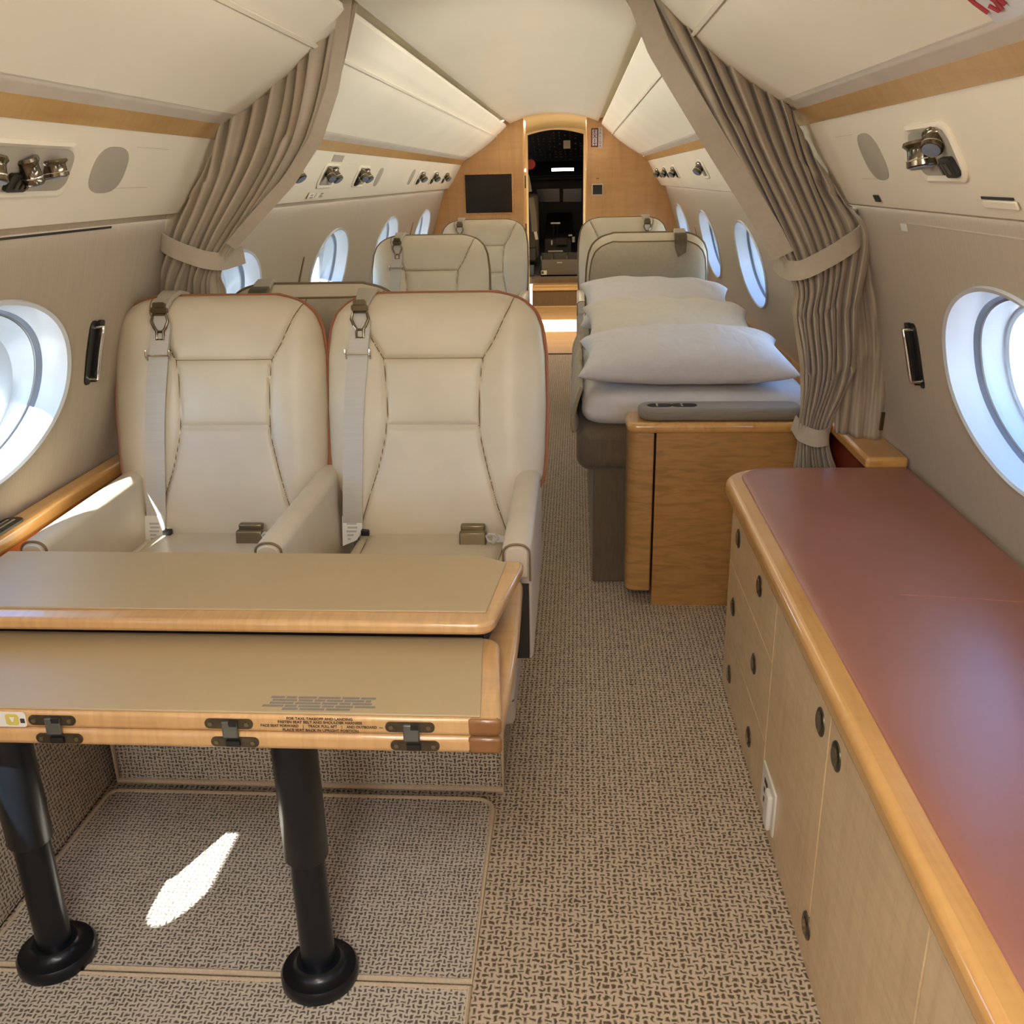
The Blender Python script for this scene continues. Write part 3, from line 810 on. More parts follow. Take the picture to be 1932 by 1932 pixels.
# armrest fittings on the window-side chair
b = MB(); pr = rounded(.05, .058, .014, 5)
P_ = lambda a, c, o: Vector((-1.166+o, 1.86+a, .628+c))
b.loft([[P_(a, c, 0) for a, c in pr], [P_(a, c, .006) for a, c in pr]])
o = b.build('seat_control', 'chrome', chair_l, bevel=.002)
b = MB()
for c in (-.011, .013): b.loft([[P_(a, c+e, .005) for a, e in rounded(.03, .017, .005, 3)], [P_(a, c+e, .0085) for a, e in rounded(.028, .015, .005, 3)]])
b.build('control_button', 'black', o)
b = MB(); b.prism([(-.6425, 1.80, .60), (-.6425, 1.90, .655), (-.6425, 1.90, .60)], (.006, 0, 0)); o = b.build('armrest_pocket', 'grey_plastic', chair_l, bevel=.002)
b = MB(); b.prism([(-.6375, 1.825, .59), (-.6375, 1.87, .622), (-.6375, 1.87, .59)], (.003, 0, 0)); b.build('pocket_opening', 'black', o)
# ------------------------------------------------------------------ folding conference table
tab = thing('folding_table', (-.6, 1.42, 0), 'maple folding table with leather insets on two dark tube legs', 'table')
def slab(name, poly, z0, z1, mat, bevel, parent, seg=3):
    b = MB(); b.prism([(x, y, z0) for x, y in poly], (0, 0, z1-z0)); return b.build(name, mat, parent, bevel=bevel, seg=seg)
def fillet(poly, r, idx, n=6):
    out = []
    for i, p in enumerate(poly):
        if i not in idx: out.append(p); continue
        p = Vector(p); a = (Vector(poly[i-1])-p).normalized(); c = (Vector(poly[(i+1) % len(poly)])-p).normalized()
        rr = idx[i]
        for k in range(n+1):
            t = k/n; q = (p+a*rr)*(1-t)**2 + p*2*t*(1-t) + (p+c*rr)*t*t; out.append((q.x, q.y))
    return out
XLT = -1.16
FY = 1.176
lower = slab('lower_leaf', fillet([(XLT, FY), (-.112, FY), (-.099, 1.40), (-.108, 1.76), (XLT, 1.76)], 0, {2: .2, 3: .03}), .588, .6185, 'maple_x', .009, tab)
upper = slab('front_leaf', fillet([(XLT, FY), (-.108, FY), (-.131, 1.437), (XLT, 1.437)], 0, {2: .035}), .6195, .650, 'maple_x', .007, tab)
rear = slab('rear_leaf', fillet([(XLT, 1.392), (-.139, 1.392), (-.101, 1.64), (-.101, 1.665), (XLT, 1.70)], 0, {1: .03}), .674, .698, 'maple_x', .008, tab)
slab('leaf_riser', [(XLT, 1.45), (-.16, 1.45), (-.14, 1.62), (XLT, 1.62)], .617, .666, 'dark', 0, tab)
slab('leather_inset', [(XLT, FY+.004), (-.139, FY+.004), (-.159, 1.428), (XLT, 1.444-.012)], .6495, .6535, 'padleather', .0015, upper)
slab('leather_inset', [(XLT, 1.43), (-.1525, 1.432), (-.133, 1.649), (-.194, 1.687), (XLT, 1.69)], .6975, .7015, 'padleather', .0015, rear)
# contrasting end blocks on the front edge
for leaf, z0, z1 in ((upper, .6205, .6495), (lower, .589, .618)):
    b = MB(); b.box((-.160, FY-.0012, z0), (-.1085, FY+.012, z1)); b.build('end_block', 'end_grain', leaf, bevel=.006)
# concealed hinges on the folded edge
def pill(w, h, cx, cz, y0, y1):
    return [[Vector((cx+a, y, cz+c)) for a, c in rounded(w, h, h/2-.0005, 6)] for y in (y0, y1)]
for px, py in ((103, 1366), (436, 1376), (777, 1384)):
    p = W(px, py, 'y', FY); hx = p.x
    hg = MB().loft(pill(.074, .0165, hx-.002, .635, FY-.0025, FY+.004)).build('hinge', 'bronze', tab)
    MB().loft(pill(.074, .0165, hx+.004, .603, FY-.0025, FY+.004)).build('hinge_plate', 'bronze', hg)
    b = MB(); b.box((hx-.012, FY-.007, .612), (hx+.012, FY-.001, .641)); b.build('hinge_link', 'steel', hg, bevel=.002)
    b = MB(); b.box((hx+.0, FY-.0085, .634), (hx+.0115, FY-.002, .642)); b.build('hinge_slot', 'black', hg)
    b = MB(); b.box((hx-.008, FY-.0075, .598), (hx+.013, FY-.002, .608)); b.build('hinge_slot', 'black', hg)
    b = MB()
    for cx, cz in ((-.030, .635), (.026, .635), (-.024, .603), (.032, .603)):
        b.lathe([(0, -.0005), (.0035, -.0005), (.0035, .002), (0, .002)], (hx+cx, FY-.004, cz), 10, 'y')
    b.build('hinge_screw', 'buckle', hg)
# printed instructions
yy = FY-.0016
for z, body, sx in ((.6462, 'FOR TAXI, TAKEOFF AND LANDING', 1), (.6400, 'FASTEN SEAT BELT AND SHOULDER HARNESS', 1), (.6332, 'FACE SEAT FORWARD    |    TRACK FULL AFT    |    AND OUTBOARD  \u2014', 1), (.6262, 'PLACE SEAT BACK IN UPRIGHT POSITION', 1)):
    c = W(604, 1365, 'y', FY).x
    text_mesh('leaf_lettering', body, .0062, 'ink', upper, (c+(.002 if '|' in body else 0), yy, z), (1, 0, 0), (0, 0, 1), bold=.0001, sx=(.93 if '|' in body else 1.0), ext=.0002)
rnd = random.Random(3)
b = MB()
for k, (w0, w1) in enumerate(((-.082, .082), (-.077, .076), (-.079, .081), (-.088, .086), (-.055, .049))):
    y = 1.222-.0082*k; x = w0
    while x < w1:
        l = rnd.uniform(.016, .040); xe = min(x+l, w1)
        n = max(2, int((xe-x)/.0022))
        for i in range(n):
            xa = x+(xe-x)*i/n; hgt = rnd.choice((.0060, .0060, .0052)); cxx = W(608, 1322, 'z', .6535).x
            b.box((cxx+xa, y-hgt/2, .6536), (cxx+xa+(xe-x)/n*.86, y+hgt/2, .6538))
        x = xe+.0025
b.build('leather_lettering', 'ink_light', upper, smooth=0)
p = W(24, 1347, 'y', FY)
b = MB(); b.loft([[Vector((p.x-.005+a, y, .635+c)) for a, c in rounded(.050, .026, .005, 4)] for y in (FY-.0012, FY)]); st = b.build('sticker', 'label', upper)
b = MB(); b.loft([[Vector((p.x-.002+a, y, .635+c)) for a, c in rounded(.021, .020, .005, 4)] for y in (FY-.0016, FY)]); b.build('sticker_patch', 'yellow', st)
b = MB(); b.loft([[Vector((p.x+.014+a, y, .633+c)) for a, c in rounded(.007, .008, .001, 2)] for y in (FY-.0016, FY)]); b.build('sticker_mark', 'ink', st)
b = MB(); b.prism([(p.x-.002+a, FY-.0019, .6355+c) for a, c in ((-.004, .004), (.004, .004), (.001, -.0045), (-.001, -.0045))], (0, .001, 0)); b.build('sticker_icon', 'label', st)
# legs
for x, y in ((-.471, 1.305), (-.989, 1.325)):
    b = MB(); b.lathe([(0, .285), (.037, .285), (.0385, .287), (.0385, .59), (0, .59)], (x, y, 0), 28)
    lg = b.build('leg', 'leg', tab, smooth=40)
    b = MB(); b.lathe([(0, .02), (.031, .02), (.031, .30), (0, .30)], (x, y, 0), 28); b.build('lower_tube', 'leg', lg, smooth=40)
    b = MB(); b.lathe([(0, .008), (.069, .008), (.071, .012), (.071, .028), (.067, .034), (.050, .037), (.041, .046), (.040, .052), (0, .052)], (x, y, 0), 36); b.build('foot', 'leg', lg, smooth=40)
# ------------------------------------------------------------------ loose mats with bound edges
def matt(poly, r, label):
    pts = fillet(poly, 0, r, 8)
    b = MB(); b.prism([(x, y, .0008) for x, y in poly if 0] or [(x, y, .0008) for x, y in pts], (0, 0, .007)); o = b.build('floor_mat', 'mat', bevel=.002)
    setp(o, label, 'mat', 'bound carpet mats')
    MB().tube([(x, y, .006) for x, y in pts], .0062, 8, True).build('binding', 'binding', o)
matt([(-1.135, 1.306), (-.189, 1.306), (-.191, 1.838), (-1.135, 1.838)], {2: .05, 3: .03}, 'bound woven mat between the table legs and the seat plinth')
matt([(-1.135, .35), (-.190, .35), (-.190, 1.290), (-1.135, 1.290)], {1: .03}, 'bound woven mat in front of the table legs, at the bottom edge')
# ------------------------------------------------------------------ right-hand credenza with russet leather top
ZT = .62
cred = thing('credenza', (.70, 1.4, 0), 'long maple credenza with russet leather top along the right wall', 'cabinet')
yF, yN = 2.52, .25
xf = .432; xr = X0+hws(.60)-.012
def corner(xf, yF, r, xr, n=10):
    pts = [(xf, yN)]
    for k in range(n+1):
        a = PI - k*PI/2/n; pts.append((xf+r+r*math.cos(a), yF-r+r*math.sin(a)))
    pts += [(xr, yF), (xr, yN)]; return pts
b = MB(); b.prism([(x, y, .0) for x, y in corner(xf, yF, .10, xr)], (0, 0, ZT-.045)); body = b.build('cabinet_body', wood('maple_credenza', (220, 192, 150), 'z', 1.0, .35, .4, .45), cred, smooth=40)
b = MB(); b.prism([(x, y, ZT-.05) for x, y in corner(.408, yF+.024, .12, xr)], (0, 0, .048)); b.build('top_edge', 'edge_wood', cred, bevel=.016, seg=4)
# padded leather top: soft dome toward its border
pol = corner(.452, yF+.012, .105, xr-.004); cx, cy = .70, 1.4
b = MB(); b.loft([[Vector((x+(cx-x)*i, y+(cy-y)*i*.35, z)) for x, y in pol] for i, z in ((0, ZT-.006), (.0, ZT+.0005), (.015, ZT+.003), (.07, ZT+.005), (.2, ZT+.006))])
top = b.build('leather_top', 'redleather', cred, smooth=60)
# stitched seam and the long crease across the leather
p0, p1 = W(1700, 1122, 'z', ZT+.0062), W(1932, 1136, 'z', ZT+.0062)
MB().tube([p0, (p0+p1)/2+Vector((0, .002, 0)), p1+(p1-p0)*.15], .0016, 6).build('seam', 'redleather', top)
# drawers and doors
def fy(px, py): return W(px, py, 'x', xf)
def front(name, y0, y1, z0, z1):
    b = MB(); b.box((xf-.003, y0, z0), (xf+.006, y1, z1)); return b.build(name, body.data.materials[0], cred, bevel=.0005)
latches = [(1396, 1016), (1436, 1106), (1386, 1145), (1425, 1252), (1378, 1272), (1415, 1390), (1552, 1362), (1582, 1427), (1525, 1746)]
pts = [fy(*p) for p in latches]
ysplit = fy(1464, 1200).y; yd2 = fy(1558, 1480).y
fronts = []
def zat(i): return pts[i].z
zl = sorted({})
z1, z2 = (pts[1].z+pts[3].z)/2, (pts[3].z+pts[5].z)/2
top_z = ZT-.058
for z0_, z1_, ids in ((z1+.002, top_z, (0, 1)), (z2+.002, z1-.002, (2, 3)), (.06, z2-.002, (4, 5))):
    fronts.append((front('drawer', ysplit+.003, yF-.105, z0_, z1_), ids))
fronts.append((front('door', yd2+.003, ysplit-.003, .05, top_z), (6,)))
fronts.append((front('door', yd2-.46, yd2-.003, .05, top_z), (7, 8)))
fronts.append((front('door', yN+.02, yd2-.466, .05, top_z), ()))
for f, ids in fronts:
    for i in ids:
        p = pts[i]
        b = MB(); b.lathe([(0, -.004), (.018, -.004), (.022, -.0035), (.0255, -.002), (.027, .002), (0, .002)], (xf-.003, p.y, p.z), 24, 'x')
        la = b.build('push_latch', 'bronze', f, smooth=35)
        b = MB(); b.lathe([(0, -.0056), (.0165, -.0056), (.018, -.004), (0, -.004)], (xf-.003, p.y, p.z), 20, 'x'); b.build('latch_button', 'gunmetal', la, smooth=35)
# slim metal label holder below the nosing
for (a, c) in (((1402, 985), (1416, 1008)), ((1418, 1010), (1436, 1045))):
    q0, q1 = fy(*a), fy(*c)
    b = MB(); b.box((xf-.004, q1.y, min(q0.z, q1.z)-.002), (xf, q0.y, max(q0.z, q1.z)+.002)); b.build('label_holder', 'bronze', cred, bevel=.001)
# power socket near the floor
q = fy(1449, 1545)
b = MB(); b.box((xf-.007, q.y-.072, .045), (xf, q.y+.062, .155)); so = b.build('power_socket', 'label', cred, bevel=.004)
b = MB(); b.box((xf-.018, q.y-.058, .052), (xf-.006, q.y-.020, .140)); b.build('socket_flap', 'label', so, bevel=.005)
b = MB()
for dz in (.075, .100, .124): b.box((xf-.0078, q.y+.0, dz-.006), (xf-.0068, q.y+.03, dz+.006))
b.build('socket_slot', 'ink', so)
# ------------------------------------------------------------------ side ledge forward of the credenza
zl_ = .642
ld = thing('side_ledge', (.88, 3.6, 0), 'maple window ledge with oxblood front behind the right curtain', 'ledge')
b = MB(); b.box((.815, 2.555, zl_-.035), (X0+hws(zl_)-.004, 7.9, zl_)); b.build('ledge_top', 'edge_wood', ld, bevel=.010, seg=3)
b = MB(); b.box((.835, 2.555, .02), (.90, 7.9, zl_-.035)); b.build('ledge_front', 'darkred', ld, smooth=0)
# left window ledge
lw = thing('side_ledge', (-1.25, 1.2, 0), 'maple window ledge beside the left armrest, lit by the sun', 'ledge')
b = MB(); b.box((X0-hws(.70)+.002, .2, .655), (-1.232, 2.5, .700)); b.build('ledge_top', 'edge_wood', lw, bevel=.012, seg=3)
b = MB(); b.box((-1.262, .2, .40), (-1.240, 2.5, .656)); b.build('ledge_front', 'orange', lw, smooth=0)
c0 = W(2, 999, 'z', .70)
b = MB(); b.loft([[Vector((-1.258+a, c0.y+c, z)) for a, c in rounded(.045, .14, .018, 5)] for z in (.699, .7035)]); cu = b.build('ledge_switch', 'black', lw)
b = MB()
for dx in (-.010, .004): b.box((-1.258+dx, c0.y-.05, .703), (-1.258+dx+.006, c0.y+.05, .7055))
b.build('switch_bar', 'chrome', cu)
# ------------------------------------------------------------------ sofa end cabinet
ec = thing('end_cabinet', (.5, 3.0, 0), 'figured maple end cabinet at the near end of the sofa', 'cabinet')
b = MB(); b.box((.262, 2.935, 0), (.80, 3.06, .615)); b.build('cabinet_panel', wood('maple_curl', (184, 136, 80), 'z', 1.15, .5, .35, .85), ec, smooth=0)
b = MB(); b.prism([(x, y, .05) for x, y in fillet([(.172, 2.94), (.256, 2.94), (.256, 3.08), (.172, 3.08)], 0, {0: .04})], (0, 0, .565)); b.build('side_panel', wood('maple_curl2', (190, 144, 88), 'z', 1.15, .5, .35, .8), ec, bevel=.006, seg=3)
b = MB(); b.prism([(x, y, .612) for x, y in fillet([(.164, 2.927), (.82, 2.927), (.82, 3.10), (.164, 3.10)], 0, {0: .04})], (0, 0, .036)); b.build('cabinet_top', 'edge_wood', ec, bevel=.014, seg=4)
ap = thing('arm_pad', (.46, 3.0, .648), 'grey linen arm pad with two dark switches, on the sofa end cabinet', 'arm pad')
b = MB(); b.prism([(x, y, .649) for x, y in fillet([(.205, 2.945), (.735, 2.945), (.735, 3.075), (.205, 3.075)], 0, {0: .06, 1: .06, 2: .05, 3: .05}, 8)], (0, 0, .040)); b.build('pad', 'grey_fabric', ap, bevel=.017, seg=4)
for i, cx_ in enumerate((.275, .355)):
    b = MB(); b.loft([[Vector((cx_+a, 3.005+c, z)) for a, c in rounded(.082, .046, .022, 6)] for z in (.687, .6905)]); sw = b.build('switch_recess', 'black', ap)
    b = MB(); b.box((cx_-.012, 2.986, .690), (cx_-.006, 3.024, .6918)); b.build('switch_rib', 'grey_plastic', sw)
# ------------------------------------------------------------------ sofa
sf = thing('sofa', (.42, 3.7, 0), 'side-facing sofa made up as a bed, along the right wall', 'sofa')
b = MB(); b.box((.062, 3.125, .0), (.80, 4.42, .435)); b.build('sofa_base', 'dark_fabric', sf, bevel=.006)
b = MB(); b.box((.002, 3.105, .425), (.82, 4.44, .594)); b.build('seat_cushion', 'dark_fabric', sf, bevel=.05, seg=5)
# mattress sheet, lightly rumpled
def softbox(x0, x1, y0, y1, z0, z1, r, seed, amp, n=46):
    bm_ = MB(); rn = random.Random(seed); ph = [rn.uniform(0, 6.28) for _ in range(8)]
    rows = []
    prof = []
    for k in range(7): a = -PI/2*0 - PI/2 + k*PI/2/6; prof.append((math.cos(a), math.sin(a)))
    def wob(x, y, z): return amp*(math.sin(x*23+ph[0]+z*30)+math.sin(y*19+ph[1]+z*24)+.7*math.sin(x*41+y*37+ph[2])+.6*math.sin(z*60+x*15-y*21+ph[3]))
    ring0 = fillet([(x0, y0), (x1, y0), (x1, y1), (x0, y1)], 0, {0: r, 1: r, 2: r, 3: r}, 7)
    # resample
    def res(poly, N=160):
        L = [0]; 
        for a, c in zip(poly, poly[1:]+poly[:1]): L.append(L[-1]+math.dist(a, c))
        out = []; P = poly+poly[:1]
        for t in np.linspace(0, L[-1], N, endpoint=False):
            i = int(np.searchsorted(L, t, 'right'))-1; f = (t-L[i])/max(1e-9, L[i+1]-L[i]); out.append((P[i][0]+(P[i+1][0]-P[i][0])*f, P[i][1]+(P[i+1][1]-P[i][1])*f))
        return out
    base = res(ring0); cx, cy = (x0+x1)/2, (y0+y1)/2; rings = []
    h = z1-z0; e = min(.045, h*.42)
    for ins, z in [(e, z0)]+[(e*(1-math.cos(t)), z0+e*(1-math.sin(t))) for t in np.linspace(PI/2*0, 0, 1)]+[(e*(1-math.sin(t)), z0+e*(1-math.cos(t))) for t in np.linspace(.3, PI/2, 4)]+[(0, z0+h*.4), (0, z0+h*.55)]+[(e*(1-math.cos(t)), z1-e*(1-math.sin(t))) for t in np.linspace(0, PI/2, 6)]+[(e+.05, z1+.003), (.15, z1+.006), (.28, z1+.006)]:
        ring = []
        for x, y in base:
            dx, dy = cx-x, cy-y; q = Vector((x+np.sign(dx)*min(abs(dx)*.98, ins*min(1, abs(dx)/((x1-x0)/2)*1.0)), y+np.sign(dy)*min(abs(dy)*.98, ins*min(1, abs(dy)/((y1-y0)/2))), z))
            w = wob(q.x, q.y, q.z); d = Vector((-dx, -dy, 0)).normalized(); ring.append(q+d*w+Vector((0, 0, w*.6)))
        rings.append(ring)
    bm_.loft(rings); return bm_
sh = softbox(.022, .80, 3.103, 4.42, .592, .707, .07, 3, .0016).build('bed_sheet', 'white', smooth=80)
setp(sh, 'white sheet wrapped over the sofa mattress, below the nearest pillow', 'sheet')
b = MB(); rows = []
for y in np.linspace(3.12, 4.40, 60):
    r = []
    for t in np.linspace(0, 1, 14):
        a = t*2.2; rr = .030+.008*math.sin(y*31+t*5)+.006*math.sin(y*57+t*9)
        r.append(Vector((.020-.028*math.sin(a)-.010*math.sin(y*23)*t, y, .722-.15*t+.010*math.sin(y*17+t*3))))
    rows.append(r)
b.grid(rows); o = b.build('blanket', 'throw', smooth=80, solid=.012); setp(o, 'beige rumpled blanket hanging over the aisle side of the sofa', 'blanket')
def pillow(label, mat, loc, size, rot, seed, wr=.006):
    rn = random.Random(seed); ph = [rn.uniform(0, 6.28) for _ in range(12)]
    w, d, h = size; N, K = 72, 48; b = MB(); R = Matrix.Rotation(rot[2], 3, 'Z') @ Matrix.Rotation(rot[0], 3, 'X') @ Matrix.Rotation(rot[1], 3, 'Y')
    def P(a, c, s):
        pin = 1-.10*(1-a*a)*abs(c)**3 ; pin2 = 1-.10*(1-c*c)*abs(a)**3
        x = w/2*a*pin2; y = d/2*c*pin
        e = max(0, (1-abs(a)**2.6))*max(0, (1-abs(c)**2.6)); t = e**.42
        # folds that run in from the near and far seams
        fold = math.sin(x*40+ph[0]+math.sin(c*3+ph[1])*1.4)*math.exp(-((abs(c)-.62)/.22)**2) + .7*math.sin(c*9+x*24+ph[2])*math.exp(-((abs(a)-.68)/.18)**2)
        lump = math.sin(x*9+ph[3])*.5+math.sin(y*11+ph[4])*.5+math.sin((x+y)*16+ph[5])*.35
        z = s*(h/2*t*(1+.06*lump) + wr*fold*t**1.6)
        if s < 0: z *= .62
        return Vector(loc)+R@Vector((x, y, z))
    As = [math.sin(PI/2*q) for q in np.linspace(-1, 1, N+1)]; Cs = [math.sin(PI/2*q) for q in np.linspace(-1, 1, K+1)]
    b.grid([[P(a, c, 1) for a in As] for c in Cs]); n0 = len(b.v)
    b.grid([[P(a, c, -1) for a in As] for c in Cs])
    o = b.build('pillow', mat, smooth=90); setp(o, label, 'pillow', 'pillows on the sofa bed'); return o
pillow('white pillow nearest the end cabinet, the largest of three', 'white', (.378, 3.325, .787), (.735, .47, .20), (math.radians(5), 0, math.radians(-1)), 5, .003)
pillow('pillow in the middle of the three on the sofa, warm light painted into its cream colour', 'warm_lit_cotton', (.372, 3.785, .815), (.69, .44, .20), (math.radians(13), math.radians(2), 0), 8, .006)
pillow('white pillow farthest off, leaning toward the taupe seat back', 'white', (.355, 4.19, .852), (.675, .42, .20), (math.radians(18), math.radians(2.5), 0), 13, .0045)
# ------------------------------------------------------------------ curtains tied back at both sides of the partition
def cy(z): return 2.57 + max(0, 1.30-z)*.20
def CPX(px, py):
    p = W(px, py, 'y', 2.57)
    for _ in range(6): p = W(px, py, 'y', cy(p.z))
    return p
def polyat(pts, s):
    L = [0]
    for a, c in zip(pts, pts[1:]): L.append(L[-1]+(c-a).length)
    t = s*L[-1]; i = max(0, min(len(pts)-2, int(np.searchsorted(L, t, 'right'))-1))
    f = (t-L[i])/max(1e-9, L[i+1]-L[i]); return pts[i].lerp(pts[i+1], f)
def drape(stations, name, parent, npl, amp, seed, ampk=None, NS=520, mat='curtain', rows=16, warp=1.0, lead=.10, bulge=.03, pw=.55):
    """stations: list of polylines (photo pixels) read along the cloth's width, top to bottom; pleats run between them"""
    st = [[CPX(*p) for p in s] for s in stations]; rn = random.Random(seed)
    # irregular pleat phase
    ks = np.linspace(0, 1, 14); ph = np.cumsum(np.array([0]+[rn.uniform(.65, 1.35) for _ in range(13)])); ph = ph/ph[-1]
    def phase(s): return float(np.interp(s, ks, ph))**pw
    b = MB(); b.uv = []; P = []; nseg = len(st)-1; ampk = ampk or [1]*len(st)
    ss = np.linspace(0, 1, NS)
    curves = [[polyat(s, x**warp if i == 0 else x) for x in ss] for i, s in enumerate(st)]
    for q in range(nseg):
        for r in range(rows + (1 if q == nseg-1 else 0)):
            t = r/rows; row = []
            for k, s in enumerate(ss):
                a, c = curves[q][k], curves[q+1][k]
                # Catmull-Rom through the stations
                pm = curves[q-1][k] if q > 0 else a*2-c; pn = curves[q+2][k] if q+2 <= nseg else c*2-a
                p = .5*((2*a)+(c-pm)*t+(2*pm-5*a+4*c-pn)*t*t+(3*a-3*c+pn-pm)*t**3)
                g = (ampk[q]*(1-t)+ampk[q+1]*t)
                f = phase(s)*npl*2*PI
                flat = min(1, max(0, (s-lead)/.05)) if lead else 1
                y = -(abs(math.sin(f/2))**.75*2-1)*amp*g*flat
                y += .35*amp*g*math.sin(f*.37+1.3+t*2.0)*flat
                y += .004*math.sin(17*s+q*2+t*5)
                y -= bulge*math.sin(PI*(q+t)/nseg)
                row.append(Vector((p.x+.25*amp*g*math.cos(f)*flat, p.y+y, p.z)))
                b.uv.append((s*npl/16, (q+t)))
            P.append(row)
    b.grid(P); return b.build(name, mat, parent, smooth=75, solid=.0016, fix=False)
cr = thing('curtain', CPX(1560, 870), 'greige pleated curtain at right, tied back twice above the credenza', 'curtain', 'tied back cabin curtains')
HR = [(1163, -30), (1240, -30), (1330, 38), (1400, 92), (1455, 160), (1482, 192), (1512, 250), (1552, 322), (1590, 383), (1620, 398)]
TR = [(1478, 508), (1497, 506), (1515, 500), (1545, 486), (1600, 452), (1640, 445)]
MR = [(1487, 560), (1515, 560), (1560, 560), (1612, 585), (1658, 600)]
BR = [(1504, 806), (1520, 818), (1535, 822), (1550, 822), (1562, 818)]
QR = [(1494, 905), (1515, 915), (1540, 918), (1560, 918), (1583, 905)]
def midst(a, c, t, sag=0): return [((1-t)*p[0]+t*q[0]-sag, (1-t)*p[1]+t*q[1]+sag) for p, q in zip(a, c)]
N_ = 40
def resamp(s, n=12):
    pts = [Vector((x, y, 0)) for x, y in s]; return [tuple(polyat(pts, k/(n-1)))[:2] for k in range(n)]
def squeeze(s, k, n=24):
    """same path, with the leading part of the cloth bunched toward the front edge"""
    pts = [Vector((x, y, 0)) for x, y in s]; return [tuple(polyat(pts, (i/(n-1))**k))[:2] for i in range(n)]
H24, T24 = squeeze(HR, 1.0), squeeze(TR, 1.7)
MIDR = squeeze([(1322, 240), (1350, 235), (1395, 240), (1450, 275), (1500, 300), (1560, 360), (1618, 412)], 1.3)
drape([H24, MIDR, T24, squeeze([(1490, 590), (1520, 600), (1550, 585), (1585, 575), (1612, 590)], 1.5), squeeze([(1505, 700), (1530, 705), (1560, 700), (1590, 700), (1608, 690)], 1.3), squeeze(BR, 1), squeeze(QR, 1)], 'drape', cr, 13, .028, 4, [1, .9, .45, .75, .7, .3, .9], lead=.055, bulge=.035)
drape([[(1590, 440), (1610, 420), (1628, 400)], [(1575, 560), (1625, 520), (1660, 545)], [(1585, 690), (1640, 680), (1674, 660)], [(1575, 815), (1625, 826), (1664, 828)]], 'curtain_panel', cr, 4, .010, 9, NS=160, lead=0, bulge=-.012)
# flat leading hem band
def band(edge, w, name, parent, th=.003, off=-.046, sgn=1):
    pts = [CPX(*p)+Vector((0, off, 0)) for p in edge]; b = MB(); fine = [polyat(pts, t) for t in np.linspace(0, 1, 40)]
    return b.ribbon(fine, (1, 0, .6*sgn), w, th), b
bb, _ = band([(1192, -30), (1240, 95), (1300, 195), (1352, 282), (1410, 375), (1450, 440), (1470, 480)], .056, 'x', cr, sgn=-1); 
bb.build('leading_band', 'strap', cr)
def strap(path, w, name, parent, off):
    pts = [CPX(*p)+Vector((0, o, 0)) for p, o in zip(path, off)]; fine = [polyat(pts, t) for t in np.linspace(0, 1, 30)]
    # smooth the corners
    for _ in range(4): fine = [fine[0]]+[(fine[i-1]+fine[i]*2+fine[i+1])*.25 for i in range(1, len(fine)-1)]+[fine[-1]]
    b = MB(); b.ribbon(fine, (0, .1, 1), w, .004); return b.build(name, 'strap', parent, smooth=60)
strap([(1470, 496), (1478, 508), (1500, 506), (1560, 475), (1608, 447), (1624, 432)], .050, 'tieback', cr, [.06, -.05, -.085, -.08, -.06, -.01])
strap([(1500, 800), (1506, 812), (1532, 820), (1556, 818), (1563, 808)], .050, 'tieback', cr, [.02, -.030, -.052, -.040, .02])
cl = thing('curtain', CPX(380, 560), 'greige pleated curtain at left, tied back beside the window seat', 'curtain', 'tied back cabin curtains')
HL = [(684, -30), (600, -30), (545, 72), (490, 130), (436, 205), (432, 232), (412, 285), (385, 335), (345, 385), (298, 403)]
TL = [(438, 486), (420, 490), (400, 484), (375, 474), (345, 462), (300, 446)]
H24, T24 = squeeze(HL, 1.0), squeeze(TL, 1.7)
MIDL = squeeze([(604, 268), (590, 262), (545, 270), (480, 290), (430, 320), (370, 375), (300, 420)], 1.3)
drape([H24, MIDL, T24, squeeze([(432, 560), (405, 565), (370, 560), (320, 560), (262, 555)], 1.25), squeeze([(432, 690), (405, 695), (370, 690), (320, 690), (262, 685)], 1.2)], 'drape', cl, 12, .028, 11, [1, .9, .45, .9, .9], lead=.055, bulge=.03)
bb, _ = band([(664, -30), (652, 70), (636, 170), (606, 262), (556, 340), (488, 415), (446, 462)], .032, 'x', cl, sgn=1); bb.build('leading_band', 'strap', cl)
strap([(306, 442), (316, 452), (350, 466), (400, 484), (428, 492), (446, 484)], .047, 'tieback', cl, [0, -.055, -.08, -.085, -.055, .06])
# curtain hooks and end of the track by the right reveal
p = CPX(1478, 192); b = MB(); b.tube([p+Vector((-.012, -.03, .012)), p+Vector((-.006, -.035, -.004)), p+Vector((.006, -.035, -.008)), p+Vector((.014, -.03, .006))], .003, 6)
b.build('curtain_hook', 'bronze', cr)
# snap plates along the wall edge of the right curtain
for (a, c) in (((1668, 565), (1674, 600)), ((1668, 775), (1663, 808))):
    p, q = CPX(*a), CPX(*c); b = MB(); o = Vector((-.008, -.02, 0)); b.ribbon([p+o, (p+q)/2+o, q+o], (1, 0, 0), .010, .006); b.build('snap_plate', 'gunmetal', cr)
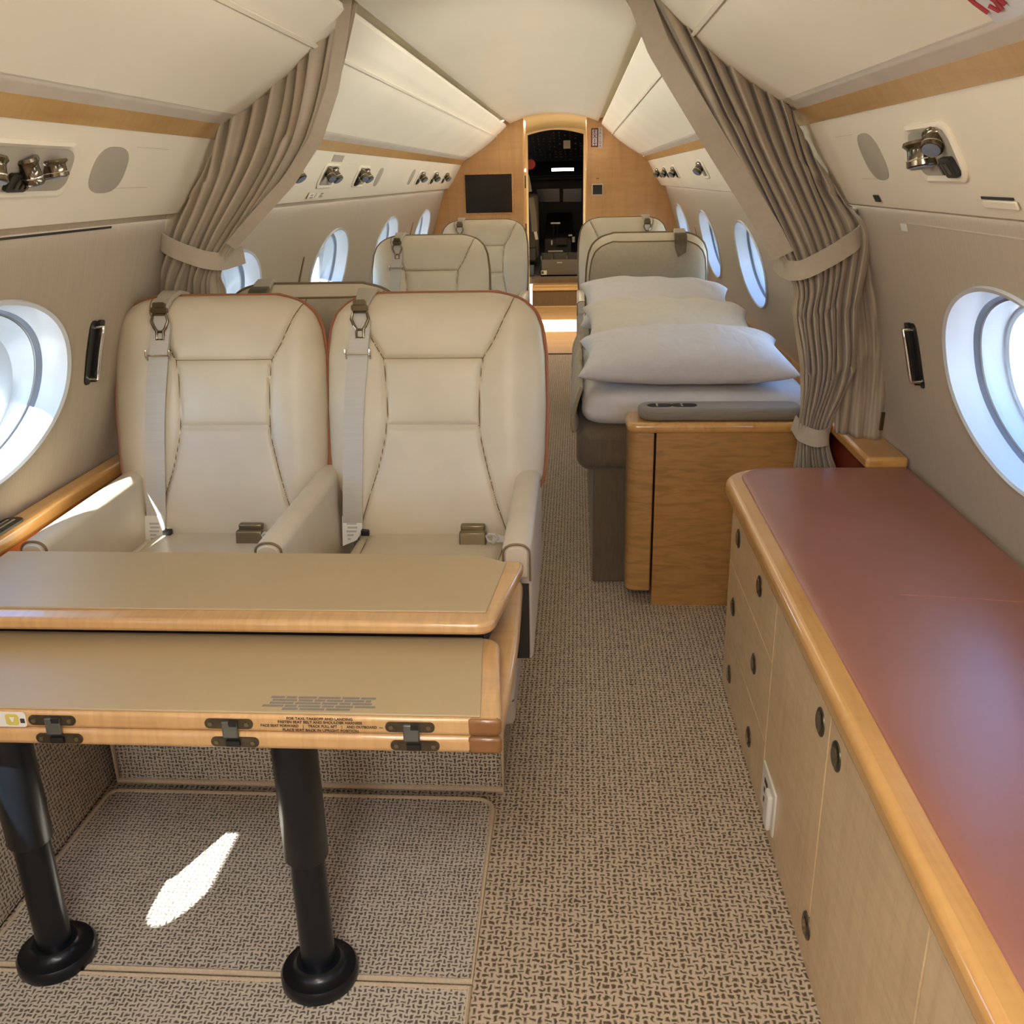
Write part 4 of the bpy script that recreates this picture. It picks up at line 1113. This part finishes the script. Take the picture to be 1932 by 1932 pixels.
# ------------------------------------------------------------------ service units on the valances
def FPt(s, y, q, d=0):
    return Vector((X0+s*(.868-.500*q) - s*.866*d, y, 1.329+.866*q-.500*d))
def fdirs(s): return Vector((0, 1, 0)), Vector((-s*.5, 0, .866)), Vector((-s*.866, 0, -.5))
def fpoly(s, pts, d): return [FPt(s, y, q, d) for y, q in pts]
def sq_poly(yc, qc, wy, wq, r, n=7, skew=0): return [(yc+a+skew*b_, qc+b_) for a, b_ in rounded(wy, wq, r, n)]
def service_unit(s, y, q, wy, wq, label, group, lights, vent=True, group2=None):
    r = thing('service_unit', FPt(s, y, q), label, 'reading light', group)
    o0 = sq_poly(y, q, wy, wq, min(wy, wq)*.32); 
    def sc(k): return [(y+(a-y)*k[0], q+(c-q)*k[1]) for a, c in o0]
    k1 = ((wy-.012)/wy, (wq-.012)/wq); k2 = ((wy-.03)/wy, (wq-.03)/wq)
    b = MB(); b.loft([fpoly(s, o0, -.002), fpoly(s, sc((1.01, 1.01)), .004), fpoly(s, sc(k1), .008), fpoly(s, sc(k2), .002)], True, False)
    b.build('bezel', 'cream', r, smooth=60)
    b = MB(); b.loft([fpoly(s, sc((k2[0]*1.02, k2[1]*1.02)), .0045), fpoly(s, sc(k2), .002), fpoly(s, sc((k2[0]*.5, k2[1]*.5)), .001)], True, True)
    b.build('recess_plate', 'speaker', r, smooth=60)
    ydir, qdir, ndir = fdirs(s)
    for (dy, dq, rad, ln, tilt) in lights:
        c = FPt(s, y+dy, q+dq, .002)
        ax = (ndir + ydir*tilt[0] + qdir*tilt[1]).normalized()
        rot = Vector((0, 0, 1)).rotation_difference(ax).to_matrix()
        b = MB(); b.lathe([(0, 0), (rad*1.25, 0), (rad*1.3, ln*.12), (rad*1.05, ln*.25), (rad, ln*.35), (rad, ln*.7), (rad*1.06, ln*.74), (rad*1.06, ln*.95), (rad*.95, ln), (0, ln*.99)], c, 20, 'z', rot)
        lo = b.build('reading_lamp', 'gunmetal', r, smooth=35)
        b = MB(); b.lathe([(0, 0), (rad*.85, 0), (rad*.85, .002), (0, .003)], c+ax*ln*.99, 18, 'z', rot); b.build('lamp_lens', 'seal', lo)
        b = MB(); b.lathe([(rad*1.07, ln*.70), (rad*1.09, ln*.72), (rad*1.07, ln*.76)], c, 18, 'z', rot); b.build('lamp_ring', 'chrome', lo)
    if vent:
        vy, vq, vw, vh = vent
        pts = [(y+vy+a+.25*(c), q+vq+c) for a, c in rounded(vw, vh, .008, 4)]
        b = MB(); b.loft([fpoly(s, pts, .001), fpoly(s, pts, .012), fpoly(s, [(y+vy+(a-y-vy)*.8, q+vq+(c-q-vq)*.8) for a, c in pts], .013)]); ve = b.build('air_vent', 'black', r)
        b = MB()
        for k in range(3):
            yy = y+vy-vw*.25+vw*.25*k; b.prism(fpoly(s, [(yy, q+vq-vh*.28), (yy+.008, q+vq-vh*.28), (yy+.016, q+vq+vh*.28), (yy+.008, q+vq+vh*.28)], .0135), ndir*.003)
        b.build('vent_slat', 'bronze', ve)
    return r
def oval(s, y, q, wy, wq, label, skew=.0, mat='speaker'):
    pts = [(y+wy/2*math.cos(t)*(1 if True else 0)+skew*wq/2*math.sin(t), q+wq/2*math.sin(t)) for t in np.linspace(0, 2*PI, 40, endpoint=False)]
    n = [(y+np.sign(math.cos(t))*wy/2*abs(math.cos(t))**.75+skew*wq/2*math.sin(t), q+np.sign(math.sin(t))*wq/2*abs(math.sin(t))**.75) for t in np.linspace(0, 2*PI, 40, endpoint=False)]
    b = MB(); b.loft([fpoly(s, n, -.001), fpoly(s, n, .0015), fpoly(s, [(y+(a-y)*.96, q+(c-q)*.96) for a, c in n], .0022)])
    o = b.build('speaker_grille', mat, smooth=30); return setp(o, label, 'speaker')
# near pair
service_unit(-1, 1.66, .121, .45, .112, 'left service unit with three lamps above the near left window', 'overhead service units',
    [(.135, .018, .023, .030, (.1, -1.3)), (.045, .022, .018, .046, (.5, -1.5)), (-.05, .022, .018, .042, (-.4, -1.5))], (.035, -.022, .066, .034))
service_unit(1, 1.782, .114, .225, .112, 'right service unit with two lamps, just below the maple strip at upper right', 'overhead service units',
    [(.028, .024, .027, .044, (-.35, -2.2)), (-.045, .032, .018, .030, (-.7, -.7))], (-.062, -.024, .055, .036))
oval(-1, 2.04, .121, .150, .105, 'left oval speaker grille, right of the three-lamp unit')
oval(1, 2.145, .114, .135, .108, 'right oval speaker grille, left of the two-lamp unit')
# panel joints (thin scribed lines) and small plates
def mark(s, y0, y1, q0, q1, name, label, cat, mat, d=.0008, group=None):
    b = MB(); b.prism(fpoly(s, [(y0, q0), (y1, q0), (y1, q1), (y0, q1)], -.0005), fdirs(s)[2]*(d+.0005)); return setp(b.build(name, mat, smooth=0), label, cat, group)
for k, (s, y0, y1, q) in enumerate(((-1, 2.13, 2.30, .175), (-1, 2.08, 2.26, .078), (1, 2.22, 2.36, .168), (1, 2.17, 2.30, .062), (-1, 3.30, 3.46, .078), (-1, 4.18, 4.32, .165))):
    b = MB(); b.prism(fpoly(s, [(y0, q), (y1, q), (y1, q+.0012), (y0, q+.0012)], -.0005), fdirs(s)[2]*.0012); struct(b.build('trim_%d' % (20+k), 'gap', smooth=0))
mark(1, 2.235, 2.27, .006, .022, 'indicator', 'small dark square plate on the right valance, below the oval speaker', 'indicator', 'dark2', .002)
sl = mark(1, 1.545, 1.665, .0275, .0315, 'card_slot', 'dark slot with a pale sill on the right valance', 'slot', 'black', .0012)
b = MB(); b.prism(fpoly(1, [(1.535, .012), (1.66, .012), (1.66, .0265), (1.535, .0265)], 0), fdirs(1)[2]*.004); b.build('slot_sill', 'cream', sl, bevel=.002)
# farther units, left side
for i, (y, q, wy, wq, lb) in enumerate(((3.36, .115, .23, .105, 'service unit half behind the left curtain edge'), (3.91, .110, .25, .105, 'second service unit forward of the left curtain, near the grey placard'), (4.52, .108, .25, .105, 'third service unit forward of the left curtain'))):
    service_unit(-1, y, q, wy, wq, lb, 'overhead service units', [(.03, .022, .022, .045, (-.2, -.5)), (-.06, .024, .018, .05, (-.7, -.4))], (-.07, -.024, .05, .036) if i == 2 else None)
oval(-1, 4.93, .105, .11, .10, 'oval speaker grille after the third left service unit')
oval(-1, 5.93, .105, .11, .10, 'oval speaker grille before the three small left lamps')
for y, w in ((6.24, 'first'), (6.84, 'second'), (7.42, 'third')):
    service_unit(-1, y, .10, .20, .10, w+' of three small lamp units by the black screen, left side', 'small lamp units left', [(.02, .022, .022, .045, (-.4, -.5))], (-.05, -.024, .04, .034))
for y, w in ((7.55, 'first'), (6.95, 'second'), (6.32, 'third')):
    service_unit(1, y, .105, .17, .09, w+' of three small lamp units from the bulkhead, right side', 'small lamp units right', [(.0, .015, .022, .045, (-.4, -.5))], (-.04, -.02, .04, .034))
service_unit(1, 4.95, .11, .20, .10, 'service unit right beside the right curtain band', 'small lamp units right', [(.0, .022, .022, .045, (-.4, -.5))], None)
mark(-1, 3.86, 4.03, .172, .200, 'placard', 'grey blank placard under the left maple strip', 'placard', 'grey_plastic', .002)
o = mark(-1, 3.74, 3.97, .013, .040, 'lit_sign', 'faint seat belt and no smoking sign on the left valance', 'sign', 'cream', .0012)
b = MB()
for (y0, y1, q0, q1) in ((3.90, 3.955, .017, .021), (3.905, 3.95, .024, .028), (3.915, 3.955, .031, .036), (3.84, 3.846, .016, .037), (3.76, 3.81, .016, .020), (3.77, 3.80, .026, .030)):
    b.prism(fpoly(-1, [(y0, q0), (y1, q0), (y1+.008, q1), (y0+.008, q1)], .0012), fdirs(-1)[2]*.0006)
b.build('sign_icons', 'ink_light', o, smooth=0)
# ------------------------------------------------------------------ wall fittings
def wallp(s, y, z, d=0): return Vector((X0+s*(hws(z)-d), y, z))
def grab(s, y, z0, z1, label):
    r = thing('grab_handle', wallp(s, y, z0), label, 'handle', 'sidewall grab handles')
    zc = (z0+z1)/2; hh = (z1-z0)/2
    b = MB(); b.loft([[wallp(s, y+a, zc+c, d) for a, c in rounded(.034, 2*hh+.01, .015, 5)] for d in (-.002, .003)]); b.build('back_plate', 'black', r)
    b = MB(); pts = [wallp(s, y+.002, zc-hh+.012, 0)]+[wallp(s, y+.002, zc+hh*t, .026) for t in np.linspace(-.86, .86, 6)]+[wallp(s, y+.002, zc+hh-.012, 0)]
    b.tube(pts, .0048, 10); b.build('bar', 'chrome', r)
    b = MB(); b.loft([[wallp(s, y+.026+a, zc+c, d) for a, c in rounded(.022, 2*hh+.006, .009, 5)] for d in (-.001, .012)]); b.build('guard', 'black', r, bevel=.002)
grab(-1, 2.205, .942, 1.090, 'chrome and black pull handle on the left wall beside the twin seats')
grab(1, 2.325, .895, 1.045, 'chrome and black pull handle on the right wall above the credenza')
def slit(s, y0, y1, z, h, label, mat='black'):
    b = MB(); b.loft([[wallp(s, y0, z, .001), wallp(s, y1, z, .001), wallp(s, y1, z+h, .001), wallp(s, y0, z+h, .001)], [wallp(s, y0, z, -.002), wallp(s, y1, z, -.002), wallp(s, y1, z+h, -.002), wallp(s, y0, z+h, -.002)]])
    return setp(b.build('wall_slot', mat, smooth=0), label, 'slot')
slit(-1, 1.2, 2.22, 1.308, .005, 'dark horizontal slot under the left valance')
slit(1, 1.2, 2.20, 1.288, .002, 'thin horizontal joint under the right valance', 'gap')
b = MB(); b.loft([[wallp(1, 2.235+a, 1.278+c, d) for a, c in ((-.018, -.008), (.018, -.008), (.018, .008), (-.018, .008))] for d in (-.001, .0015)])
setp(b.build('wall_tag', 'label', smooth=0), 'tiny white tag on the right wall just below the valance', 'tag')
# shade pulls beside far windows
for s, y, z0, z1, lb in ((-1, 4.05, .86, 1.10, 'thin dark slot before the second visible left window'), (-1, 6.85, .98, 1.12, 'thin dark slot before the farthest left window'), (1, 6.72, .90, 1.06, 'thin dark slot on the right wall beyond the second window')):
    b = MB(); b.loft([[wallp(s, y+a, z, d) for a, z in ((-.008, z0), (.008, z0), (.008, z1), (-.008, z1))] for d in (-.002, .002)]); setp(b.build('wall_slot', 'tan_piping', smooth=0), lb, 'slot')
# paper note with red handwriting on the right bin
n_ = Vector((-.605, 0, -.796)); up = Vector((-.796*1, 0, .605)); a0 = Vector((X0+.692, 0, 1.563))
def note(y, q, d): return Vector((a0.x, y, a0.z)) + up*q + n_*d
pn = thing('paper_note', note(1.2, .04, .012), 'white paper note with red handwriting taped to the right overhead bin', 'note')
b = MB(); b.loft([[note(1.262, .007, d), note(.98, .010, d), note(.98, .16, d), note(1.266, .155, d)] for d in (.007, .0085)]); b.build('sheet', 'paper', pn, smooth=0)
def stroke(pts, r=.0034): MB().tube([note(y, q, .0090) for y, q in pts], r, 6).build('handwriting', 'redink', pn)
stroke([(1.253, .026), (1.258, .045), (1.258, .065)])
stroke([(1.236, .034), (1.229, .024), (1.219, .025), (1.214, .038), (1.220, .052), (1.234, .060), (1.230, .072)])
stroke([(1.203, .028), (1.204, .05), (1.206, .066), (1.195, .05), (1.188, .06), (1.184, .034)])
# ------------------------------------------------------------------ things on the bulkhead
tv = thing('wall_screen', (-.725, YB, 1.18), 'flat black screen set in the left half of the maple bulkhead', 'screen')
q0, q1 = W(876, 329, 'y', YB-.01), W(967.5, 401.5, 'y', YB-.01)
b = MB(); b.box((q0.x-.008, YB-.014, q1.z-.008), (q1.x+.008, YB+.01, q0.z+.008)); b.build('screen_frame', 'edge_wood', tv, bevel=.003)
b = MB(); b.box((q0.x+.004, YB-.018, q1.z+.004), (q1.x-.004, YB-.008, q0.z-.004)); b.build('display', 'black_gloss', tv, bevel=.002)
q0, q1 = W(1118.5, 349, 'y', YB-.01), W(1136, 366.5, 'y', YB-.01)
cpn = thing('cabin_controller', ((q0.x+q1.x)/2, YB, q1.z), 'small square control panel on the right half of the bulkhead', 'panel')
b = MB(); b.box((q0.x-.008, YB-.008, q1.z-.008), (q1.x+.008, YB+.01, q0.z+.008)); b.build('panel_frame', 'cream', cpn, bevel=.002)
b = MB(); b.box((q0.x, YB-.012, q1.z), (q1.x, YB-.006, q0.z)); b.build('panel_glass', 'dark2', cpn, bevel=.001)
b = MB(); b.box(((q0.x+q1.x)/2-.012, YB-.004, q0.z+.045), ((q0.x+q1.x)/2+.012, YB+.002, q0.z+.052)); setp(b.build('tiny_mark', 'end_grain'), 'tiny brown mark above the square control panel', 'mark')
q0, q1 = W(1115.5, 242, 'y', YB-.01), W(1128.5, 277, 'y', YB-.01)
ex = thing('exit_sign', ((q0.x+q1.x)/2, YB, q1.z), 'red framed vertical exit sign at the top of the right bulkhead', 'sign')
b = MB(); b.box((q0.x, YB-.008, q1.z), (q1.x, YB+.004, q0.z)); b.build('sign_frame', plain('sign_red', (112, 52, 40), .5), ex, bevel=.002)
b = MB(); b.box((q0.x+.010, YB-.010, q1.z+.010), (q1.x-.010, YB-.006, q0.z-.010)); b.build('sign_face', 'paper', ex)
for i, ch_ in enumerate('EXIT'):
    text_mesh('sign_letter', ch_, .040, plain('sign_ink%d' % i, (96, 46, 40), .6).name if False else 'darkred', ex, ((q0.x+q1.x)/2, YB-.0108, q0.z-.028-.033*i), (1, 0, 0), (0, 0, 1), bold=.001)
s0, s1 = W(1129, 240, 'y', YB-.01), W(1136.5, 279, 'y', YB-.01)
b = MB(); b.box((s0.x, YB-.006, s1.z), (s1.x, YB+.004, s0.z)); side = b.build('sign_strip', 'paper', ex)
for i, ch_ in enumerate('SALIDA'):
    text_mesh('strip_letter', ch_, .025, 'redink', ex, ((s0.x+s1.x)/2, YB-.0066, s0.z-.018-.0245*i), (1, 0, 0), (0, 0, 1))
# door hinges on the left jamb
for z in (1.37, .99):
    b = MB(); b.box((-.4285, YB+.03, z-.05), (-.417, YB+.05, z+.05)); setp(b.build('door_hinge', 'bronze', bevel=.002), 'bronze hinge on the left doorway jamb, the %s one' % ('upper' if z > 1.2 else 'lower'), 'hinge', 'doorway hinges')
# ------------------------------------------------------------------ flight deck
Yc = 12.2
kit = thing('document_crate', (-.2, 11.5, .30), 'open grey crate with two dividers on the flight deck floor', 'crate')
q0, q1 = W(1020, 490, 'y', 11.25), W(1093, 524, 'y', 11.25)
b = MB(); x0, x1, zt, zb = q0.x, q1.x, q0.z, .301; y0 = 11.25; y1 = 11.62
b.box((x0, y0, zb), (x1, y0+.015, zt)); b.box((x0, y1, zb), (x1, y1+.015, zt+.05)); b.box((x0, y0, zb), (x0+.015, y1, zt+.04)); b.box((x1-.015, y0, zb), (x1, y1, zt+.04)); b.box((x0, y0, zb), (x1, y1, zb+.02)); b.build('crate_body', 'box', kit, bevel=.003)
for f in (.30, .68):
    xx = x0+(x1-x0)*f; b = MB(); b.box((xx-.006, y0+.01, zb), (xx+.006, y1, zt+.045)); b.build('divider', 'box', kit)
b = MB(); b.box((x0+(x1-x0)*.42, y0-.003, zt-.042), (x0+(x1-x0)*.56, y0+.002, zt-.028)); b.build('handle_plate', 'grey_plastic', kit)
b = MB(); b.box((x0+.006, y0-.002, zb+.02), (x0+.072, y0+.002, zb+.068)); lb_ = b.build('crate_label', 'label', kit)
b = MB(); b.box((x0+.012, y0-.003, zb+.028), (x0+.034, y0, zb+.06)); b.build('label_print', 'ink', lb_)
ped = thing('throttle_quadrant', (-.24, 12.6, .30), 'dark throttle pedestal with white levers between the pilot seats', 'pedestal')
b = MB(); b.prism([(-.40, 12.1, .30), (-.40, 13.3, .30), (-.40, 13.3, .95), (-.40, 12.1, .68)], (.34, 0, 0)); b.build('pedestal_body', 'dark2', ped, bevel=.01)
for (px, py, w, h) in ((1048, 421, 18, 3), (1041, 458, 3, 9), (1082, 452, 5, 10), (1076, 444, 7, 3), (1048, 474, 28, 3)):
    p = W(px, py, 'y', 12.05); u = 11.6/F; b = MB(); b.box((p.x-w*u/2, 12.05, p.z-h*u/2), (p.x+w*u/2, 12.08, p.z+h*u/2)); b.build('lever', 'label', ped, bevel=.002)
for px in (1044, 1052):
    p, q = W(px, 424, 'y', 12.06), W(px, 448, 'y', 12.06); b = MB(); b.tube([p, q+Vector((0, .1, 0))], .012, 8); b.build('lever_arm', 'dark2', ped)
q0, q1 = W(1048, 449, 'y', 12.0), W(1070, 462, 'y', 12.0)
b = MB(); b.box((q0.x, 12.0, q1.z), (q1.x, 12.1, q0.z)); b.build('radio_panel', 'dark2', ped, bevel=.004)
ip = thing('instrument_board', (-.2, 13.4, 1.0), 'dark instrument panel with four unlit displays', 'instrument panel')
b = MB(); b.box((-1.15, 13.4, .6), (.8, 13.5, 1.36)); b.build('panel_board', 'dark', ip)
for (a, c) in (((1012, 356), (1056, 381)), ((1062, 356), (1098, 381))):
    q0, q1 = W(*a, 'y', 13.39), W(*c, 'y', 13.39); b = MB(); b.box((q0.x, 13.385, q1.z), (q1.x, 13.40, q0.z)); b.build('display_glass', plain('dim_display', (34, 36, 34), .2), ip, bevel=.004)
b = MB(); b.box((-1.15, 13.2, 1.36), (.8, 13.55, 1.42)); b.build('glareshield', 'dark', ip, bevel=.02)
oh = thing('overhead_console', (-.2, 12.4, 1.7), 'overhead switch panel of the flight deck, rows of dark switches', 'switch panel')
pA, pB = W(1012, 262, 'y', 11.9), W(1098, 318, 'y', 13.0)
b = MB(); b.loft([[(-.66, 11.75, 1.93), (.22, 11.75, 1.93), (.22, 13.0, 1.60), (-.66, 13.0, 1.60)], [(-.66, 11.75, 1.97), (.22, 11.75, 1.97), (.22, 13.0, 1.64), (-.66, 13.0, 1.64)]]); b.build('switch_board', 'dark2', oh)
rn = random.Random(5); b = MB()
for r_ in range(11):
    for c_ in range(13):
        if rn.random() < .25: continue
        y = 11.85+.105*r_; x = -.60+.064*c_; z = 1.93-(y-11.75)*.264; w = rn.choice((.012, .02, .03))
        b.box((x, y, z-.012), (x+w, y+.03, z+.002))
b.build('switch_rows', 'switch', oh, smooth=0); oh.children[-1]['kind'] = 'stuff'
q0, q1 = W(1063, 265, 'y', 11.7), W(1076, 280, 'y', 11.7)
b = MB(); b.box((q0.x, 11.7, q1.z), (q1.x, 11.71, q0.z)); setp(b.build('checklist_card', 'paper'), 'pale card clipped to the overhead switch panel', 'card')
p = W(1001, 310, 'y', 11.4); b = MB(); b.lathe([(0, -.02), (.055, -.02), (.06, 0), (.05, .04), (0, .05)], p, 20, 'y'); setp(b.build('red_cap', 'red'), 'round red cap at the left edge of the flight deck doorway', 'cap')
p = W(1055, 241, 'y', 10.95); b = MB(); b.lathe([(0, 0), (.012, 0), (.012, .02), (0, .022)], p+Vector((0, -.05, -.0)), 12, 'z'); setp(b.build('overhead_light', emis('lamp_glow', (255, 240, 205), 6)), 'tiny lit lamp at the top of the flight deck doorway', 'lamp')
# pilot seat with its harness at the left of the doorway
ps = thing('pilot_seat', (-.62, 11.9, .30), 'grey pilot seat with hanging shoulder harness, left in the doorway', 'seat')
b = MB(); b.box((-.95, 11.85, .45), (-.46, 12.0, 1.22)); b.build('seat_back', plain('pilot_grey', (110, 104, 94), .8), ps, bevel=.05, seg=3)
b = MB(); b.box((-.92, 11.9, .45), (-.48, 12.4, .60)); b.build('seat_pad', 'dark2', ps, bevel=.03)
q = [W(*p_, 'y', 11.6) for p_ in ((1001, 372), (1006, 400), (1009, 437))]
MB().ribbon(q, (1, 0, 0), .075, .03).build('harness', plain('harness_grey', (134, 126, 112), .8), ps, bevel=.008)
MB().ribbon([W(*p_, 'y', 11.58) for p_ in ((994, 330), (998, 350), (1000, 362))], (1, 0, 0), .05, .02).build('harness', 'grey_plastic', ps, bevel=.006)
MB().ribbon([W(*p_, 'y', 11.55) for p_ in ((1010, 437), (1013, 452))], (1, 0, 0), .035, .012).build('belt_end', 'label', ps)
q0, q1 = W(995, 468, 'y', 11.4), W(1012, 492, 'y', 11.4)
b = MB(); b.box((q0.x, 11.4, q1.z), (q1.x, 11.5, q0.z)); b.build('seat_box', 'dark2', ps, bevel=.01)
b = MB(); q0, q1 = W(994, 500, 'y', 11.3), W(1008, 528, 'y', 11.3); b.box((q0.x, 11.3, .301), (q1.x, 11.4, q0.z)); setp(b.build('seat_pedestal_box', plain('steel_blue', (72, 80, 88), .5), bevel=.01), 'blue-grey box on the flight deck floor left of the crate', 'box')
# windscreen strip of daylight
b = MB(); b.box((-.36, 14.25, 1.485), (-.04, 14.28, 1.525)); struct(b.build('window_20', 'glass', smooth=0))
# ------------------------------------------------------------------ outside: apron, fence, hangar, wing
b = MB(); b.box((-120, -80, -2.35), (120, 160, -2.3)); struct(b.build('ground', plain('apron_concrete', (188, 186, 180), .9, var=.12, nsc=2), smooth=0))
fe = thing('chain_link_fence', (-16, 5, -2.3), 'chain link fence across the apron, seen through the left windows', 'fence')
b = MB()
for k in range(-20, 40):
    y = k*.5
    for sgn in (1, -1): b.add([(-16, y, -2.3), (-16, y+.035, -2.3), (-16, y+sgn*2.6+.035, 1.6), (-16, y+sgn*2.6, 1.6)], [(0, 1, 2, 3)])
b.build('fence_mesh', 'trim_white', fe, smooth=0, solid=.01)
b = MB()
for k in range(-3, 6): b.tube([(-16.05, k*3.4, -2.3), (-16.05, k*3.4, 1.65)], .04, 8)
b.tube([(-16.05, -10, 1.62), (-16.05, 20, 1.62)], .03, 8); b.build('fence_frame', 'trim_white', fe)
hg = thing('hangar', (-40, 26, -2.3), 'pale blue hangar with a flat roof, seen through the left windows', 'building')
b = MB(); b.box((-60, 6, -2.3), (-38, 120, 3.4)); b.build('hangar_wall', plain('hangar_blue', (150, 196, 226), .7), hg, smooth=0)
b = MB()
for k in range(8): b.box((-38.05, 10+k*13, -2.2), (-37.9, 18+k*13, 1.6))
b.build('hangar_door', plain('hangar_door', (196, 220, 236), .7), hg, smooth=0)
wg = thing('wing', (3.5, -1, -.4), 'white aircraft wing outside the near right window', 'wing')
b = MB()
rings = []
for x, y0, ch, z, th in ((1.15, -2.6, 5.6, -.75, .5), (4, -3.4, 4.0, -.55, .34), (9, -5.2, 2.0, -.15, .14)):
    rings.append([(x, y0+ch*(.5-.5*math.cos(t)), z+th/2*math.sin(t)*(1 if True else 0)*(.6+.4*math.cos(t))) for t in np.linspace(0, 2*PI, 24, endpoint=False)])
b.loft(rings); b.build('wing_panel', plain('wing_white', (232, 234, 238), .3), wg, smooth=60)
# ------------------------------------------------------------------ light
w = D.worlds.new('sky'); bpy.context.scene.world = w; w.use_nodes = True; nt = w.node_tree; nt.nodes.clear()
out = nt.nodes.new('ShaderNodeOutputWorld'); bg = nt.nodes.new('ShaderNodeBackground'); sky = nt.nodes.new('ShaderNodeTexSky')
sky.sky_type = 'NISHITA'; sky.sun_disc = False; sky.sun_elevation = math.radians(46); sky.sun_rotation = math.radians(200); sky.air_density = 1.0; sky.dust_density = .1; sky.ozone_density = 3.5; sky.altitude = 1500
bg.inputs[1].default_value = SKY_S
nt.links.new(sky.outputs[0], bg.inputs[0]); nt.links.new(bg.outputs[0], out.inputs[0])
SUN = Vector((.37, .88, -1)).normalized()
l = D.lights.new('sun', 'SUN'); l.energy = SUN_E; l.angle = .009; l.color = (1, .95, .87)
o = D.objects.new('sun', l); C.objects.link(o); o.rotation_euler = SUN.to_track_quat('-Z', 'Y').to_euler()
def area(name, loc, d, sx, sy, e, col=(1, .975, .93), spread=180):
    l = D.lights.new(name, 'AREA'); l.shape = 'RECTANGLE'; l.size = sx; l.size_y = sy; l.energy = e; l.color = col; l.spread = math.radians(spread)
    o = D.objects.new(name, l); C.objects.link(o); o.location = loc
    q = Vector(d).to_track_quat('-Z', 'Y'); o.rotation_euler = q.to_euler(); return o
def strip(name, x, z, d, y0, y1, wdt, e, col=(1, .98, .94), spread=180):
    """long lamp along the cabin: its own x axis lies along y"""
    l = D.lights.new(name, 'AREA'); l.shape = 'RECTANGLE'; l.size = y1-y0; l.size_y = wdt; l.energy = e; l.color = col; l.spread = math.radians(spread)
    o = D.objects.new(name, l); C.objects.link(o)
    zz = -Vector(d).normalized(); xx = Vector((0, 1, 0)); yy = zz.cross(xx).normalized()
    m = Matrix((xx, yy, zz)).transposed().to_4x4(); m.translation = (x, (y0+y1)/2, z); o.matrix_world = m; return o
for s in (-1, 1):
    # added fill lights at the reveal, not cabin lamps, brighten bins and headliner; wash lamps under the valance light the sidewall
    strip('upwash_fill', X0+s*.700, 1.552, (-s, 0, .17), YA+.1, 2.45, .02, UPFILL_E*.5, spread=64)
    strip('upwash_fill', X0+s*.700, 1.552, (-s, 0, .17), 2.8, YB-.1, .02, UPFILL_E*.95, spread=64)
    strip('valance_lamp', X0+s*.905, 1.316, (s*.02, 0, -1), YA+.1, YB-.1, .02, VAL_E)
# unseen fill lights added under the ceiling behind the camera
for y in (-1.9, -.9, .1): area('overhead_light', (X0, y, 1.86), (0, .25, -1), .5, .5, AFT_FILL_E)
strip('forward_fill', X0, 1.872, (0, 0, -1), 3.0, 7.6, .16, FWD_FILL_E)  # fill strip added under the forward ceiling, no fitting there
area('vestibule_lamp', (-.2, 9.0, 1.86), (0, .0, -1), .5, .5, VEST_E, (1, .86, .62))
area('added_patch_light', (-.24, 9.40, 1.84), (0, 0, -1), .44, .74, PATCH_E, (1, .98, .95), 3)  # added overhead light that makes the sunlit patch on the vestibule floor
area('flight_deck_light', (-.2, 13.9, 1.75), (0, -.6, -.5), 1.2, .3, 1.2, (.8, .9, 1))
sc = bpy.context.scene
sc.view_settings.view_transform = 'Standard'; sc.view_settings.look = 'None'; sc.view_settings.exposure = EXPO; sc.view_settings.gamma = 1
sc.view_settings.use_curve_mapping = False
sc.cycles.max_bounces = 10; sc.cycles.diffuse_bounces = 6; sc.cycles.sample_clamp_indirect = 6; sc.cycles.caustics_reflective = False; sc.cycles.caustics_refractive = False
